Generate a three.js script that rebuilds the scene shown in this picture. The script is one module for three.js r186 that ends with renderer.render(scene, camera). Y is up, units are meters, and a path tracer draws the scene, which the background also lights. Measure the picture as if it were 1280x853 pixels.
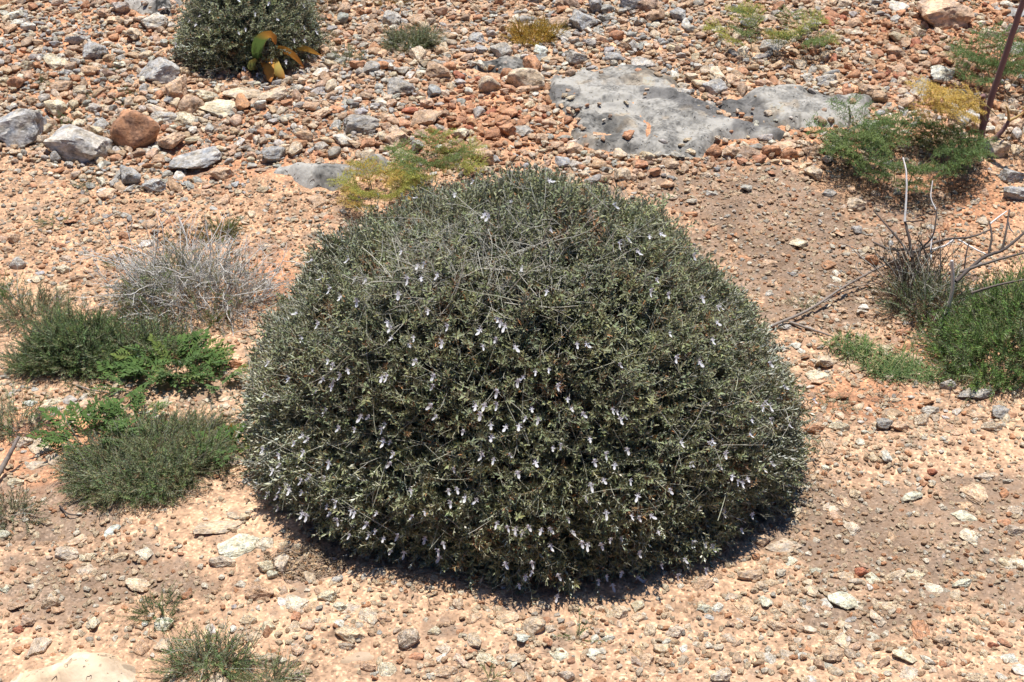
import * as THREE from 'three';
import { Sky } from 'three/addons/objects/Sky.js';
import { mergeVertices, toCreasedNormals } from 'three/addons/utils/BufferGeometryUtils.js';

// ---------------------------------------------------------------- camera, sky, sun, exposure
const scene = new THREE.Scene();
const VFOV = 28, PITCH = 33, CAM = new THREE.Vector3(0, 1.55, 2.02);
const camera = new THREE.PerspectiveCamera(VFOV, 1280 / 853, 0.05, 400);
camera.position.copy(CAM);
camera.rotation.set(-PITCH * Math.PI / 180, 0, 0);
camera.updateMatrixWorld(true);

const sunDir = new THREE.Vector3(0.02, 1, -0.17).normalize();
const sky = new Sky();
sky.scale.setScalar(300);
sky.material.uniforms.sunPosition.value.copy(sunDir);
sky.material.uniforms.turbidity.value = 8;
sky.material.uniforms.rayleigh.value = 0.55;
sky.material.uniforms.mieCoefficient.value = 0.004;
scene.add(sky);
scene.environmentIntensity = 0.10;

const sun = new THREE.DirectionalLight(new THREE.Color(1.0, 0.955, 0.88), 4.6);
sun.position.copy(sunDir).multiplyScalar(30);
sun.castShadow = true;
Object.assign(sun.shadow.camera, { left: -5, right: 5, top: 5, bottom: -5, near: 1, far: 80 });
sun.shadow.mapSize.set(4096, 4096);
scene.add(sun);

const renderer = new THREE.WebGLRenderer({ antialias: true });
renderer.toneMapping = THREE.LinearToneMapping;
renderer.toneMappingExposure = 1.38;
renderer.shadowMap.enabled = true;

// ---------------------------------------------------------------- helpers
function mulberry(a) {
  return () => { a = (a + 0x6d2b79f5) | 0; let t = Math.imul(a ^ (a >>> 15), 1 | a); t = (t + Math.imul(t ^ (t >>> 7), 61 | t)) ^ t; return ((t ^ (t >>> 14)) >>> 0) / 4294967296; };
}
const rng = mulberry(20240611);
const rr = (a, b, r = rng) => a + (b - a) * r();
const gauss = (r = rng) => (r() + r() + r() + r() - 2) * 1.0;
const clamp = (x, a, b) => Math.min(b, Math.max(a, x));
const smooth = (x, a, b) => { const t = clamp((x - a) / (b - a), 0, 1); return t * t * (3 - 2 * t); };
const mix = (a, b, t) => a + (b - a) * t;
const V = (x, y, z) => new THREE.Vector3(x, y, z);

function hash3(ix, iy, iz) {
  let h = Math.imul(ix, 374761393) ^ Math.imul(iy, 668265263) ^ Math.imul(iz, 2147483647 - 104729);
  h = Math.imul(h ^ (h >>> 13), 1274126177); h ^= h >>> 16;
  return (h >>> 0) / 4294967296;
}
function noise2(x, y, s = 0) {
  const ix = Math.floor(x), iy = Math.floor(y), fx = x - ix, fy = y - iy, u = fx * fx * (3 - 2 * fx), v = fy * fy * (3 - 2 * fy);
  return mix(mix(hash3(ix, iy, s), hash3(ix + 1, iy, s), u), mix(hash3(ix, iy + 1, s), hash3(ix + 1, iy + 1, s), u), v) * 2 - 1;
}
function noise3(x, y, z) {
  const ix = Math.floor(x), iy = Math.floor(y), iz = Math.floor(z), fx = x - ix, fy = y - iy, fz = z - iz;
  const u = fx * fx * (3 - 2 * fx), v = fy * fy * (3 - 2 * fy), w = fz * fz * (3 - 2 * fz);
  const l = (k) => mix(mix(hash3(ix, iy, iz + k), hash3(ix + 1, iy, iz + k), u), mix(hash3(ix, iy + 1, iz + k), hash3(ix + 1, iy + 1, iz + k), u), v);
  return mix(l(0), l(1), w) * 2 - 1;
}
const fbm = (x, y, o = 4, s = 0) => { let a = 0.5, r = 0; for (let i = 0; i < o; i++, a *= 0.5, x = x * 2.03 + 17.1, y = y * 2.03 + 9.7) r += a * noise2(x, y, s + i); return r; };

// terrain height: almost level round the shrub, a gentle hillside behind it
function land(x, z) {
  const back = Math.max(0, -z - 0.45), d = back / (1 + back * 0.012);
  let y = 0.085 * d * smooth(back, 0, 0.8);
  y += 0.030 * fbm(x * 1.1 + 3.3, z * 1.1, 3, 5);
  y += 0.6 * fbm(x * 0.05, z * 0.05, 2, 3) * smooth(Math.hypot(x, z), 4, 20);
  return y;
}
const ground = (x, z) => land(x, z) + 0.010 * fbm(x * 8, z * 8, 2, 11) + 0.0080 * fbm(x * 30, z * 30, 3, 21);

// a pixel of the 1280 x 853 photograph gives a direction; the ground (plus a lift) gives the distance
const FPX = 426.5 / Math.tan(VFOV / 2 * Math.PI / 180), CP = Math.cos(PITCH * Math.PI / 180), SP = Math.sin(PITCH * Math.PI / 180);
function rayOf(px, py) { const x = (px - 640) / FPX, y = (426.5 - py) / FPX; return V(x, y * CP - SP, -CP - y * SP).normalize(); }
function at(px, py, lift = 0) {
  const d = rayOf(px, py);
  let t = 0.8;
  for (let i = 0; i < 60; i++) { const p = CAM.y + d.y * t - land(CAM.x + d.x * t, CAM.z + d.z * t) - lift; t += p / Math.max(0.12, -d.y) * 0.7; if (Math.abs(p) < 2e-4) break; t = Math.min(t, 60); }
  return V(CAM.x + d.x * t, CAM.y + d.y * t, CAM.z + d.z * t);
}
function toPixel(x, y, z) {
  const dx = x - CAM.x, dy = y - CAM.y, dz = z - CAM.z, depth = -dy * SP - dz * CP, up = dy * CP - dz * SP;
  return [640 + dx / depth * FPX, 426.5 - up / depth * FPX, FPX / depth];
}
const scaleAt = (p) => toPixel(p.x, p.y, p.z)[2];     // photograph pixels for one metre at a point

const taken = new Map();
function numbered(name) { const n = taken.get(name) ?? 0; taken.set(name, n + 1); return n ? name + '_' + String(n).padStart(3, '0') : name; }
function tag(o, label, category, group) { o.userData.label = label; o.userData.category = category; if (group) o.userData.group = group; return o; }
function thing(name, p, label, category, group) {
  const o = new THREE.Group(); o.name = numbered(name); o.position.copy(p); scene.add(o);
  return tag(o, label, category, group);
}
function part(name, geometry, material, parent) {
  const m = new THREE.Mesh(geometry, material); m.name = name; m.castShadow = m.receiveShadow = true; parent.add(m); return m;
}
const M4 = new THREE.Matrix4(), Q = new THREE.Quaternion(), Q2 = new THREE.Quaternion(), UPV = V(0, 1, 0);
function copies(name, geometry, material, list, parent) {   // list of {p, q, s (number or Vector3), c}
  if (!list.length) return null;
  const m = new THREE.InstancedMesh(geometry, material, list.length); m.name = name; m.userData.kind = 'stuff';
  list.forEach((e, i) => { m.setMatrixAt(i, M4.compose(e.p, e.q, e.s.isVector3 ? e.s : V(e.s, e.s, e.s))); if (e.c) m.setColorAt(i, e.c); });
  m.castShadow = m.receiveShadow = true; parent.add(m); return m;
}
const alongQ = (axis, spin) => new THREE.Quaternion().setFromUnitVectors(UPV, axis).multiply(Q2.setFromAxisAngle(UPV, spin));
const rgb = (r, g, b) => new THREE.Color().setRGB(r, g, b);

// ---------------------------------------------------------------- computed textures
function dataTexture(n, fill, srgb) {
  const d = new Uint8Array(n * n * 4), c = [0, 0, 0];
  for (let y = 0; y < n; y++) for (let x = 0; x < n; x++) { fill(x, y, c); const o = (y * n + x) * 4; d[o] = c[0]; d[o + 1] = c[1]; d[o + 2] = c[2]; d[o + 3] = 255; }
  const t = new THREE.DataTexture(d, n, n); t.wrapS = t.wrapT = THREE.RepeatWrapping; t.magFilter = THREE.LinearFilter; t.minFilter = THREE.LinearMipmapLinearFilter; t.generateMipmaps = true;
  if (srgb) t.colorSpace = THREE.SRGBColorSpace; t.needsUpdate = true; return t;
}
const toS = (l) => 255 * (l <= 0.0031308 ? 12.92 * l : 1.055 * Math.pow(clamp(l, 0, 1), 1 / 2.4) - 0.055);
function wrapNoise(x, y, period, s) {           // value noise that tiles
  const ix = Math.floor(x), iy = Math.floor(y), fx = x - ix, fy = y - iy, u = fx * fx * (3 - 2 * fx), v = fy * fy * (3 - 2 * fy), m = (k) => ((k % period) + period) % period;
  return mix(mix(hash3(m(ix), m(iy), s), hash3(m(ix + 1), m(iy), s), u), mix(hash3(m(ix), m(iy + 1), s), hash3(m(ix + 1), m(iy + 1), s), u), v) * 2 - 1;
}
const wfbm = (u, v, f, o, s) => { let a = 0.5, r = 0; for (let i = 0; i < o; i++, a *= 0.5, f *= 2) r += a * wrapNoise(u * f, v * f, f, s + i); return r; };
// limestone: mottled, with small pits and pale crust
const rockTex = dataTexture(512, (x, y, c) => {
  const u = x / 512, v = y / 512, a = wfbm(u, v, 4, 5, 40), b = wfbm(u, v, 24, 3, 60), p = wfbm(u, v, 48, 2, 70);
  let l = 0.74 + 0.58 * a + 0.42 * b; if (p < -0.36) l *= 0.60; if (b + a > 0.40) l *= 1.14;
  const warm = 0.16 * wfbm(u, v, 6, 3, 90);
  c[0] = toS(clamp(l * (1 + warm), 0.1, 1)); c[1] = toS(clamp(l, 0.1, 1)); c[2] = toS(clamp(l * (1 - 1.6 * warm), 0.1, 1));
}, true);
const rockBump = dataTexture(512, (x, y, c) => {
  const u = x / 512, v = y / 512; let l = 0.5 + 0.5 * wfbm(u, v, 8, 6, 44); const p = wfbm(u, v, 40, 2, 71); if (p < -0.4) l -= 0.25;
  c[0] = c[1] = c[2] = 255 * clamp(l, 0, 1);
});
// bedrock: grey with whitish crust, dark lichen and faint orange stain
const slabTex = dataTexture(1024, (x, y, c) => {
  const u = x / 1024, v = y / 1024, a = wfbm(u, v, 5, 6, 140), b = wfbm(u, v, 40, 3, 160), w = wfbm(u, v, 12, 5, 170), k = wfbm(u, v, 7, 5, 180), o = wfbm(u, v, 9, 4, 190);
  const fine = wfbm(u, v, 150, 2, 195); let r = 0.60 + 0.55 * a + 0.42 * b + 0.42 * fine, g = r, bl = r;
  const white = smooth(w, 0.06, 0.26) * 0.34; r += white * 0.95; g += white * 0.92; bl += white * 0.86;
  const dark = smooth(k, 0.12, 0.28) * 0.55; r *= 1 - dark; g *= 1 - dark; bl *= 1 - dark;
  const st = smooth(o, 0.14, 0.34) * 0.5; r *= 1 + 0.12 * st; g *= 1 - 0.10 * st; bl *= 1 - 0.34 * st;
  c[0] = toS(clamp(r, 0.05, 1)); c[1] = toS(clamp(g, 0.05, 1)); c[2] = toS(clamp(bl, 0.05, 1));
}, true);
const grainBump = dataTexture(1024, (x, y, c) => {
  const u = x / 1024, v = y / 1024; let l = 0.42 + 0.42 * wfbm(u, v, 24, 5, 240); const p = wrapNoise(u * 150, v * 150, 150, 250); if (p > 0.45) l += 0.28 * (p - 0.3);
  c[0] = c[1] = c[2] = 255 * clamp(l, 0, 1);
});

// ---------------------------------------------------------------- the ground
// soil kinds by the place that the photograph shows them in: pale sand, orange earth, brown crust
const orangeSpots = [[620, 150, 130, 50], [60, 60, 140, 90], [1200, 60, 150, 90], [300, 170, 160, 60], [1180, 440, 70, 30], [1080, 500, 80, 40], [1180, 250, 120, 50], [330, 350, 60, 40], [950, 170, 200, 50], [130, 540, 90, 30], [60, 560, 60, 60]];
const crustSpots = [[980, 290, 140, 75], [1040, 360, 90, 50], [1150, 680, 170, 95], [1230, 640, 90, 70], [1060, 640, 90, 40], [110, 720, 130, 60], [230, 735, 90, 40], [60, 660, 80, 40], [920, 235, 110, 35], [1090, 770, 110, 30], [430, 650, 30, 12], [380, 700, 60, 20], [1180, 75, 80, 30]];
const bump2 = (px, py, list) => { let s = 0; for (const [x, y, a, b] of list) { const q = ((px - x) / a) ** 2 + ((py - y) / b) ** 2; if (q < 4) s = Math.max(s, Math.exp(-q * 1.1)); } return s; };
const SOIL = { sand: [0.515, 0.322, 0.194], orange: [0.455, 0.205, 0.098], tan: [0.480, 0.282, 0.160], crust: [0.190, 0.134, 0.092] };
const GX = 4.4, GZ0 = -3.15;      // the mapped square: x -2.2 .. 2.2, z -3.15 .. 1.25
const coarse = [];
{
  const n = 220;
  for (let j = 0; j <= n; j++) for (let i = 0; i <= n; i++) {
    const x = (i / n - 0.5) * GX, z = GZ0 + j / n * GX, [px, py] = toPixel(x, land(x, z), z);
    coarse.push([smooth(py, 330, 560), bump2(px, py, orangeSpots), bump2(px, py, crustSpots)]);
  }
}
function soilAt(u, v) {
  const n = 220, x = clamp(u * n, 0, n - 1e-3), y = clamp(v * n, 0, n - 1e-3), i = Math.floor(x), j = Math.floor(y), fx = x - i, fy = y - j, q = (k) => mix(mix(coarse[j * 221 + i][k], coarse[j * 221 + i + 1][k], fx), mix(coarse[(j + 1) * 221 + i][k], coarse[(j + 1) * 221 + i + 1][k], fx), fy);
  return [q(0), q(1), q(2)];
}
const groundTex = dataTexture(2048, (X, Y, c) => {
  const u = (X + 0.5) / 2048, v = (Y + 0.5) / 2048, x = u * GX, z = v * GX;
  const [sandy, orange, crust] = soilAt(u, v);
  const n1 = fbm(x * 3.1, z * 3.1, 4, 300), n2 = fbm(x * 14, z * 14, 4, 320), n3 = noise2(x * 90, z * 90, 340), n4 = noise2(x * 330, z * 330, 350);
  const so = clamp(sandy * 0.95 + n1 * 0.6, 0, 1), oo = smooth(orange + n1 * 0.5 + n2 * 0.5, 0.25, 0.75) * 0.75, cc = smooth(crust + n2 * 0.85 + n1 * 0.5, 0.24, 0.56) * (0.8 + 0.3 * n3 + 0.2 * n4);
  const l = 1 + 0.45 * n2 + 0.22 * n3 + 0.28 * n4;
  const grain = n4 > 0.55 && n3 > -0.3 ? 1.45 : n4 < -0.74 ? 0.72 : 1;
  for (let k = 0; k < 3; k++) {
    let b = mix(SOIL.tan[k], SOIL.sand[k], so); b = mix(b, SOIL.orange[k], oo); b = mix(b, SOIL.crust[k], clamp(cc, 0, 0.92));
    c[k] = toS(clamp(b * l * grain, 0.02, 0.85));
  }
}, true);
groundTex.wrapS = groundTex.wrapT = THREE.MirroredRepeatWrapping;
{
  const n = 520, warp = (i) => { const t = i / (n / 2) - 1, a = Math.abs(t); return Math.sign(t) * (a < 0.82 ? a / 0.82 * 2.5 : 2.5 + 0.0152 * (a - 0.82) / 0.01 + 90 * ((a - 0.82) / 0.18) ** 3); };
  const pos = [], uv = [], uv1 = [], idx = [];
  for (let j = 0; j <= n; j++) for (let i = 0; i <= n; i++) {
    const x = warp(i), z = warp(j) - 0.95;
    pos.push(x, ground(x, z), z); uv.push(x / GX + 0.5, (z - GZ0) / GX); uv1.push(x / 0.62, z / 0.62);
  }
  for (let j = 0; j < n; j++) for (let i = 0; i < n; i++) { const a = j * (n + 1) + i, b = a + n + 1; idx.push(a, b, a + 1, b, b + 1, a + 1); }
  const g = new THREE.BufferGeometry();
  g.setAttribute('position', new THREE.Float32BufferAttribute(pos, 3)); g.setAttribute('uv', new THREE.Float32BufferAttribute(uv, 2)); g.setAttribute('uv1', new THREE.Float32BufferAttribute(uv1, 2));
  g.setIndex(idx); g.computeVertexNormals();
  grainBump.channel = 1;
  const m = new THREE.MeshStandardMaterial({ map: groundTex, bumpMap: grainBump, bumpScale: 0.011, roughness: 0.97 });
  const o = part('ground', g, m, scene); o.userData.kind = 'structure';
}

// ---------------------------------------------------------------- rock shapes
// a stone of unit extents: an irregular polytope with softened, weathered edges
function rockGeometry(seed, detail, { planes = 11, soft = 26, rough = 0.05, flat = 0, crease = 0.42 } = {}) {
  const r = mulberry(seed * 7919 + 13);
  const ns = [], hs = [];
  for (let i = 0; i < planes; i++) { const y = 1 - 2 * (i + 0.5) / planes + rr(-0.18, 0.18, r), a = i * 2.39996 + rr(-0.6, 0.6, r), s = Math.sqrt(Math.max(0, 1 - y * y)); ns.push(V(s * Math.cos(a), y, s * Math.sin(a)).normalize()); hs.push(rr(0.62, 1.0, r)); }
  if (flat) { ns.push(V(rr(-0.12, 0.12, r), 1, rr(-0.12, 0.12, r)).normalize()); hs.push(flat); }
  let g = new THREE.IcosahedronGeometry(1, detail); g.deleteAttribute('uv'); g.deleteAttribute('normal'); g = mergeVertices(g, 1e-4);
  const p = g.attributes.position, v = V(), ox = r() * 50, oy = r() * 50;
  for (let i = 0; i < p.count; i++) {
    v.fromBufferAttribute(p, i).normalize();
    let s = 0; for (let k = 0; k < ns.length; k++) { const d = v.dot(ns[k]); if (d > 0.02) s += Math.pow(d / hs[k], soft); }
    let R = Math.pow(s + 1e-6, -1 / soft); R = Math.min(R, 1.5);
    R *= 1 + rough * noise3(v.x * 2.6 + ox, v.y * 2.6 + oy, v.z * 2.6) + rough * 0.6 * noise3(v.x * 6.5 + oy, v.y * 6.5, v.z * 6.5 + ox) + rough * 0.25 * noise3(v.x * 15, v.y * 15 + ox, v.z * 15 + oy);
    p.setXYZ(i, v.x * R, v.y * R, v.z * R);
  }
  g.computeBoundingBox();
  const b = g.boundingBox, c = b.getCenter(V()), e = b.getSize(V());
  for (let i = 0; i < p.count; i++) p.setXYZ(i, (p.getX(i) - c.x) / e.x, (p.getY(i) - c.y) / e.y, (p.getZ(i) - c.z) / e.z);
  return boxUv(toCreasedNormals(g, crease), 1.0, r() * 3);
}
function boxUv(g0, k, off) {
  const g = g0.index ? g0.toNonIndexed() : g0, p = g.attributes.position, uv = new Float32Array(p.count * 2), a = V(), b = V(), c = V();
  for (let i = 0; i < p.count; i += 3) {
    a.fromBufferAttribute(p, i); b.fromBufferAttribute(p, i + 1).sub(a); c.fromBufferAttribute(p, i + 2).sub(a); b.cross(c);
    const ax = Math.abs(b.x), ay = Math.abs(b.y), az = Math.abs(b.z);
    for (let j = i; j < i + 3; j++) {
      const x = p.getX(j), y = p.getY(j), z = p.getZ(j);
      uv[j * 2] = (ay >= ax && ay >= az ? x : ax >= az ? z : x) * k + off; uv[j * 2 + 1] = (ay >= ax && ay >= az ? z : y) * k + off * 0.7;
    }
  }
  g.setAttribute('uv', new THREE.BufferAttribute(uv, 2));
  return g;
}
const PAL = {
  cream: [0.600, 0.465, 0.320], tan: [0.540, 0.362, 0.230], orange: [0.510, 0.262, 0.140], red: [0.430, 0.160, 0.085],
  grey: [0.420, 0.375, 0.315], blue: [0.395, 0.366, 0.326], white: [0.650, 0.575, 0.465], brown: [0.340, 0.230, 0.155], pink: [0.520, 0.340, 0.250],
};
const stoneMat = {};
function stoneMaterial(c, v, low = 0) {
  const key = c + v + (low ? 'low' : '');
  if (!stoneMat[key]) { const f = [1, 0.86, 1.1][v]; stoneMat[key] = new THREE.MeshStandardMaterial({ color: rgb(...PAL[c].map((x, k) => Math.min(0.78, mix(x, [0.64, 0.46, 0.295][k], low * 0.55) * f * 1.28))), map: rockTex, bumpMap: rockBump, bumpScale: 0.0035, roughness: 0.9 }); stoneMat[key].name = 'stone_' + c; }
  return stoneMat[key];
}
const looseMat = new THREE.MeshStandardMaterial({ color: rgb(1.18, 1.18, 1.18), map: rockTex, bumpMap: rockBump, bumpScale: 0.0018, roughness: 0.92 });
const angular = Array.from({ length: 12 }, (_, i) => rockGeometry(100 + i, 8, { planes: 8 + i % 5, soft: 34 + (i % 4) * 12, rough: 0.085 }));
const flatty = Array.from({ length: 8 }, (_, i) => rockGeometry(200 + i, 8, { planes: 8 + i % 4, soft: 40, rough: 0.075, flat: 0.5 }));
const rounded = Array.from({ length: 6 }, (_, i) => rockGeometry(300 + i, 8, { planes: 14, soft: 11, rough: 0.07, crease: 1.2 }));
const loose = [...Array.from({ length: 12 }, (_, i) => rockGeometry(400 + i, 4, { planes: 7 + i % 4, soft: 60, rough: 0.08, flat: i % 3 ? 0 : 0.55 })), ...Array.from({ length: 3 }, (_, i) => rockGeometry(450 + i, 4, { planes: 13, soft: 9, rough: 0.05, crease: 1.2 }))];

// ---------------------------------------------------------------- bedrock slabs
function inside(x, z, poly) { let s = false; for (let i = 0, j = poly.length - 1; i < poly.length; j = i++) { const [a, b] = poly[i], [c, d] = poly[j]; if ((b > z) !== (d > z) && x < (c - a) * (z - b) / (d - b) + a) s = !s; } return s; }
function edgeDistance(x, z, poly) {
  let m = 1e9;
  for (let i = 0, j = poly.length - 1; i < poly.length; j = i++) { const [a, b] = poly[i], [c, d] = poly[j], ex = c - a, ez = d - b, t = clamp(((x - a) * ex + (z - b) * ez) / (ex * ex + ez * ez), 0, 1); m = Math.min(m, Math.hypot(x - a - ex * t, z - b - ez * t)); }
  return m;
}
const slabs = [];
const slabBump = rockBump.clone(); slabBump.repeat.set(2.6, 2.6); slabBump.needsUpdate = true;
function slab(name, px, label, { color, tex = slabTex, lift = 0.025, rough = 0.012, cell = 0.012, edge = 0.06, tilt = [0, 0], grooves = [], stain = [], seed = 0 }) {
  const poly = px.map(([x, y]) => { const p = at(x, y); return [p.x, p.z]; });
  slabs.push(poly); poly.lift = lift;
  const xs = poly.map((p) => p[0]), zs = poly.map((p) => p[1]), x0 = Math.min(...xs) - 0.06, x1 = Math.max(...xs) + 0.06, z0 = Math.min(...zs) - 0.06, z1 = Math.max(...zs) + 0.06, cx = (x0 + x1) / 2, cz = (z0 + z1) / 2, base = land(cx, cz);
  const nx = Math.ceil((x1 - x0) / cell), nz = Math.ceil((z1 - z0) / cell), pos = [], uv = [], idx = [], keep = [];
  const sl = stain.map(([pts, width]) => [pts.map(([x, y]) => { const p = at(x, y); return [p.x, p.z]; }), width]), col = [];
  const away = (x, z, pts) => { let m = 9; for (let k = 0; k + 1 < pts.length; k++) { const [a, b] = pts[k], [c, d] = pts[k + 1], ex = c - a, ez = d - b, t = clamp(((x - a) * ex + (z - b) * ez) / (ex * ex + ez * ez), 0, 1); m = Math.min(m, Math.hypot(x - a - ex * t, z - b - ez * t)); } return m; };
  const gl = grooves.map(([pts, depth, width]) => [pts.map(([x, y]) => { const p = at(x, y); return [p.x, p.z]; }), depth, width]);
  for (let layer = 0; layer < 2; layer++) for (let j = 0; j <= nz; j++) for (let i = 0; i <= nx; i++) {
    const x = x0 + i * cell, z = z0 + j * cell, w = edgeDistance(x, z, poly) * (inside(x, z, poly) ? 1 : -1) + 0.05 * fbm(x * 9 + seed, z * 9, 4, 400), rim = smooth(w, -0.03, edge + 0.02);
    let y = mix(-0.032, lift + rough * 2.0 * fbm(x * 4 + seed, z * 4, 4, 410) + rough * 1.3 * fbm(x * 17, z * 17 + seed, 3, 420) - rough * 0.8 * smooth(noise2(x * 12 + seed, z * 12, 430), 0.35, 0.6) + tilt[0] * (x - cx) + tilt[1] * (z - cz), rim);
    for (const [pts, depth, width] of gl) { let m = 9; for (let k = 0; k + 1 < pts.length; k++) { const [a, b] = pts[k], [c, d] = pts[k + 1], ex = c - a, ez = d - b, t = clamp(((x - a) * ex + (z - b) * ez) / (ex * ex + ez * ez), 0, 1); m = Math.min(m, Math.hypot(x - a - ex * t, z - b - ez * t)); } y -= depth * Math.exp(-((m / width) ** 2)) * rim; }
    let dark = 0; for (const [pts, width] of sl) dark = Math.max(dark, smooth(1 - away(x, z, pts) / width + 0.9 * fbm(x * 26 + seed, z * 26, 4, 440), 0.28, 0.5));
    col.push(1 - 0.55 * dark, 1 - 0.55 * dark, 1 - 0.53 * dark);
    if (layer) y = -0.09;
    pos.push(x - cx, land(x, z) + y - base, z - cz); uv.push(x / 0.9 + seed, z / 0.9);
    if (!layer) keep.push(w > -0.035);
  }
  const row = nx + 1, low = row * (nz + 1);
  for (let j = 0; j < nz; j++) for (let i = 0; i < nx; i++) {
    const a = j * row + i, b = a + row;
    if (keep[a] || keep[b] || keep[a + 1] || keep[b + 1]) idx.push(a, b, a + 1, b, b + 1, a + 1, a + low, a + 1 + low, b + low, b + low, a + 1 + low, b + 1 + low);
  }
  const g = new THREE.BufferGeometry(); g.setAttribute('position', new THREE.Float32BufferAttribute(pos, 3)); g.setAttribute('uv', new THREE.Float32BufferAttribute(uv, 2)); g.setAttribute('color', new THREE.Float32BufferAttribute(col, 3)); g.setIndex(idx); g.computeVertexNormals();
  const m = new THREE.MeshStandardMaterial({ color: rgb(...color), vertexColors: true, map: tex, bumpMap: slabBump, bumpScale: 0.014, roughness: 0.9 });
  const o = part(numbered(name), g, m, scene); o.position.set(cx, base, cz); o.userData.kind = 'thing'; tag(o, label, 'bedrock', 'bedrock outcrops');
  return o;
}
const GREY = [0.365, 0.338, 0.292];
slab('bedrock_slab', [[683, 98], [722, 86], [792, 83], [838, 96], [862, 118], [905, 140], [962, 160], [985, 170], [945, 178], [900, 186], [858, 196], [800, 192], [742, 193], [716, 178], [702, 152], [690, 128]], 'broad grey bedrock slab behind the big flowering shrub, whitish and cracked', { color: GREY, lift: 0.025, edge: 0.03, tilt: [0, 0.0], cell: 0.008, stain: [[[[820, 122], [870, 138], [930, 158], [975, 168]], 0.06], [[[690, 118], [720, 126]], 0.04]], grooves: [[[[770, 118], [840, 128], [905, 150]], 0.008, 0.02], [[[700, 128], [735, 136], [790, 130]], 0.012, 0.007], [[[790, 130], [812, 160], [806, 190]], 0.009, 0.006], [[[850, 152], [890, 168], [905, 184]], 0.009, 0.006]], seed: 1 });
slab('bedrock_slab', [[858, 126], [884, 118], [905, 122], [945, 113], [1000, 110], [1045, 118], [1088, 124], [1092, 146], [1060, 160], [1010, 170], [985, 166], [950, 156], [900, 146]], 'smooth grey bedrock hump adjoining the broad grey slab, with a dark hollow', { color: GREY.map((x) => x * 1.04), lift: 0.027, tilt: [0, 0], edge: 0.04, cell: 0.008, stain: [[[[862, 130], [905, 132], [925, 138], [965, 158], [985, 166]], 0.055]], grooves: [[[[925, 128], [965, 150], [990, 168]], 0.014, 0.03]], seed: 4 });
slab('bedrock_slab', [[318, 216], [345, 208], [400, 204], [478, 202], [484, 211], [446, 222], [422, 240], [384, 240], [352, 228], [326, 225]], 'low smooth grey bedrock ledge beside the yellow-green feathery plant', { color: GREY.map((x) => x * 1.06), lift: 0.038, edge: 0.05, seed: 7 });
slab('bedrock_slab', [[152, -14], [238, -16], [240, 4], [228, 22], [202, 27], [172, 23], [156, 10]], 'pale grey bedrock block next to the dark rounded shrub', { color: [0.50, 0.46, 0.40], lift: 0.035, edge: 0.05, seed: 9 });
slab('bedrock_slab', [[566, 82], [598, 73], [645, 75], [664, 86], [628, 97], [584, 97]], 'small low grey bedrock patch beside the rounded cream stones', { color: GREY, lift: 0.018, edge: 0.04, seed: 12 });
slab('bedrock_slab', [[1133, 118], [1152, 102], [1172, 104], [1172, 126], [1158, 137], [1136, 134]], 'small grey and tan bedrock patch by the yellow feathery fronds', { color: GREY.map((x) => x * 1.05), lift: 0.02, edge: 0.03, seed: 15 });
slab('limestone_slab', [[8, 866], [46, 828], [100, 810], [154, 806], [188, 820], [200, 850], [212, 892], [0, 892]], 'pale cream flat limestone slab partly bedded in sandy soil', { color: [0.70, 0.545, 0.39], tex: rockTex, lift: 0.034, edge: 0.03, rough: 0.014, seed: 18 });
slab('limestone_slab', [[388, 842], [402, 824], [436, 814], [474, 818], [468, 838], [440, 866], [392, 872]], 'tan flat rock level with the gravelly soil', { color: [0.70, 0.49, 0.31], tex: rockTex, lift: 0.010, edge: 0.03, rough: 0.014, seed: 21 });

// ---------------------------------------------------------------- stones
const LAND = [   // landmarks that labels refer to: pixel, reach in metres, words
  [650, 540, 0.49, 'the big flowering shrub'], [310, 65, 0.21, 'the dark rounded shrub'], [860, 145, 0.42, 'the broad grey bedrock slab'], [395, 220, 0.16, 'the low grey ledge'],
  [245, 385, 0.15, 'the silvery dead twig bush'], [98, 445, 0.13, 'the dark green needle cushion'], [190, 590, 0.16, 'the sprawling grey-green mat'], [215, 475, 0.10, 'the bright green lobed plant'], [1290, 430, 0.2, 'the lush green cushion'],
  [1105, 455, 0.10, 'the short grass patch'], [1140, 215, 0.16, 'the green feathery plant'], [1222, 190, 0.05, 'the tall purple-brown stem'], [970, 50, 0.12, 'the yellowing feathery plant'], [110, 838, 0.12, 'the cream flat slab'],
  [670, 48, 0.07, 'the orange-yellow tuft'], [512, 55, 0.08, 'the grey-green tuft'], [500, 235, 0.16, 'the yellow-green feathery plant'], [172, 165, 0.09, 'the orange-brown boulder'], [1176, 22, 0.09, 'the tan boulder'], [262, 828, 0.07, 'the twiggy grey-green tuft'],
  [1050, 385, 0.16, 'the fallen grey branch'], [197, 768, 0.04, 'the small ferny sprig'], [300, 675, 0.05, 'the flat white stone'], [26, 162, 0.09, 'the pointed grey boulder'],
].map(([x, y, r, t]) => [at(x, y), r, t]);
const WORD = { cream: 'cream', tan: 'tan', orange: 'orange', red: 'rusty red', grey: 'grey', blue: 'blue-grey', white: 'whitish', brown: 'brown', pink: 'pinkish' };
const farther = new Map();
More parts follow.
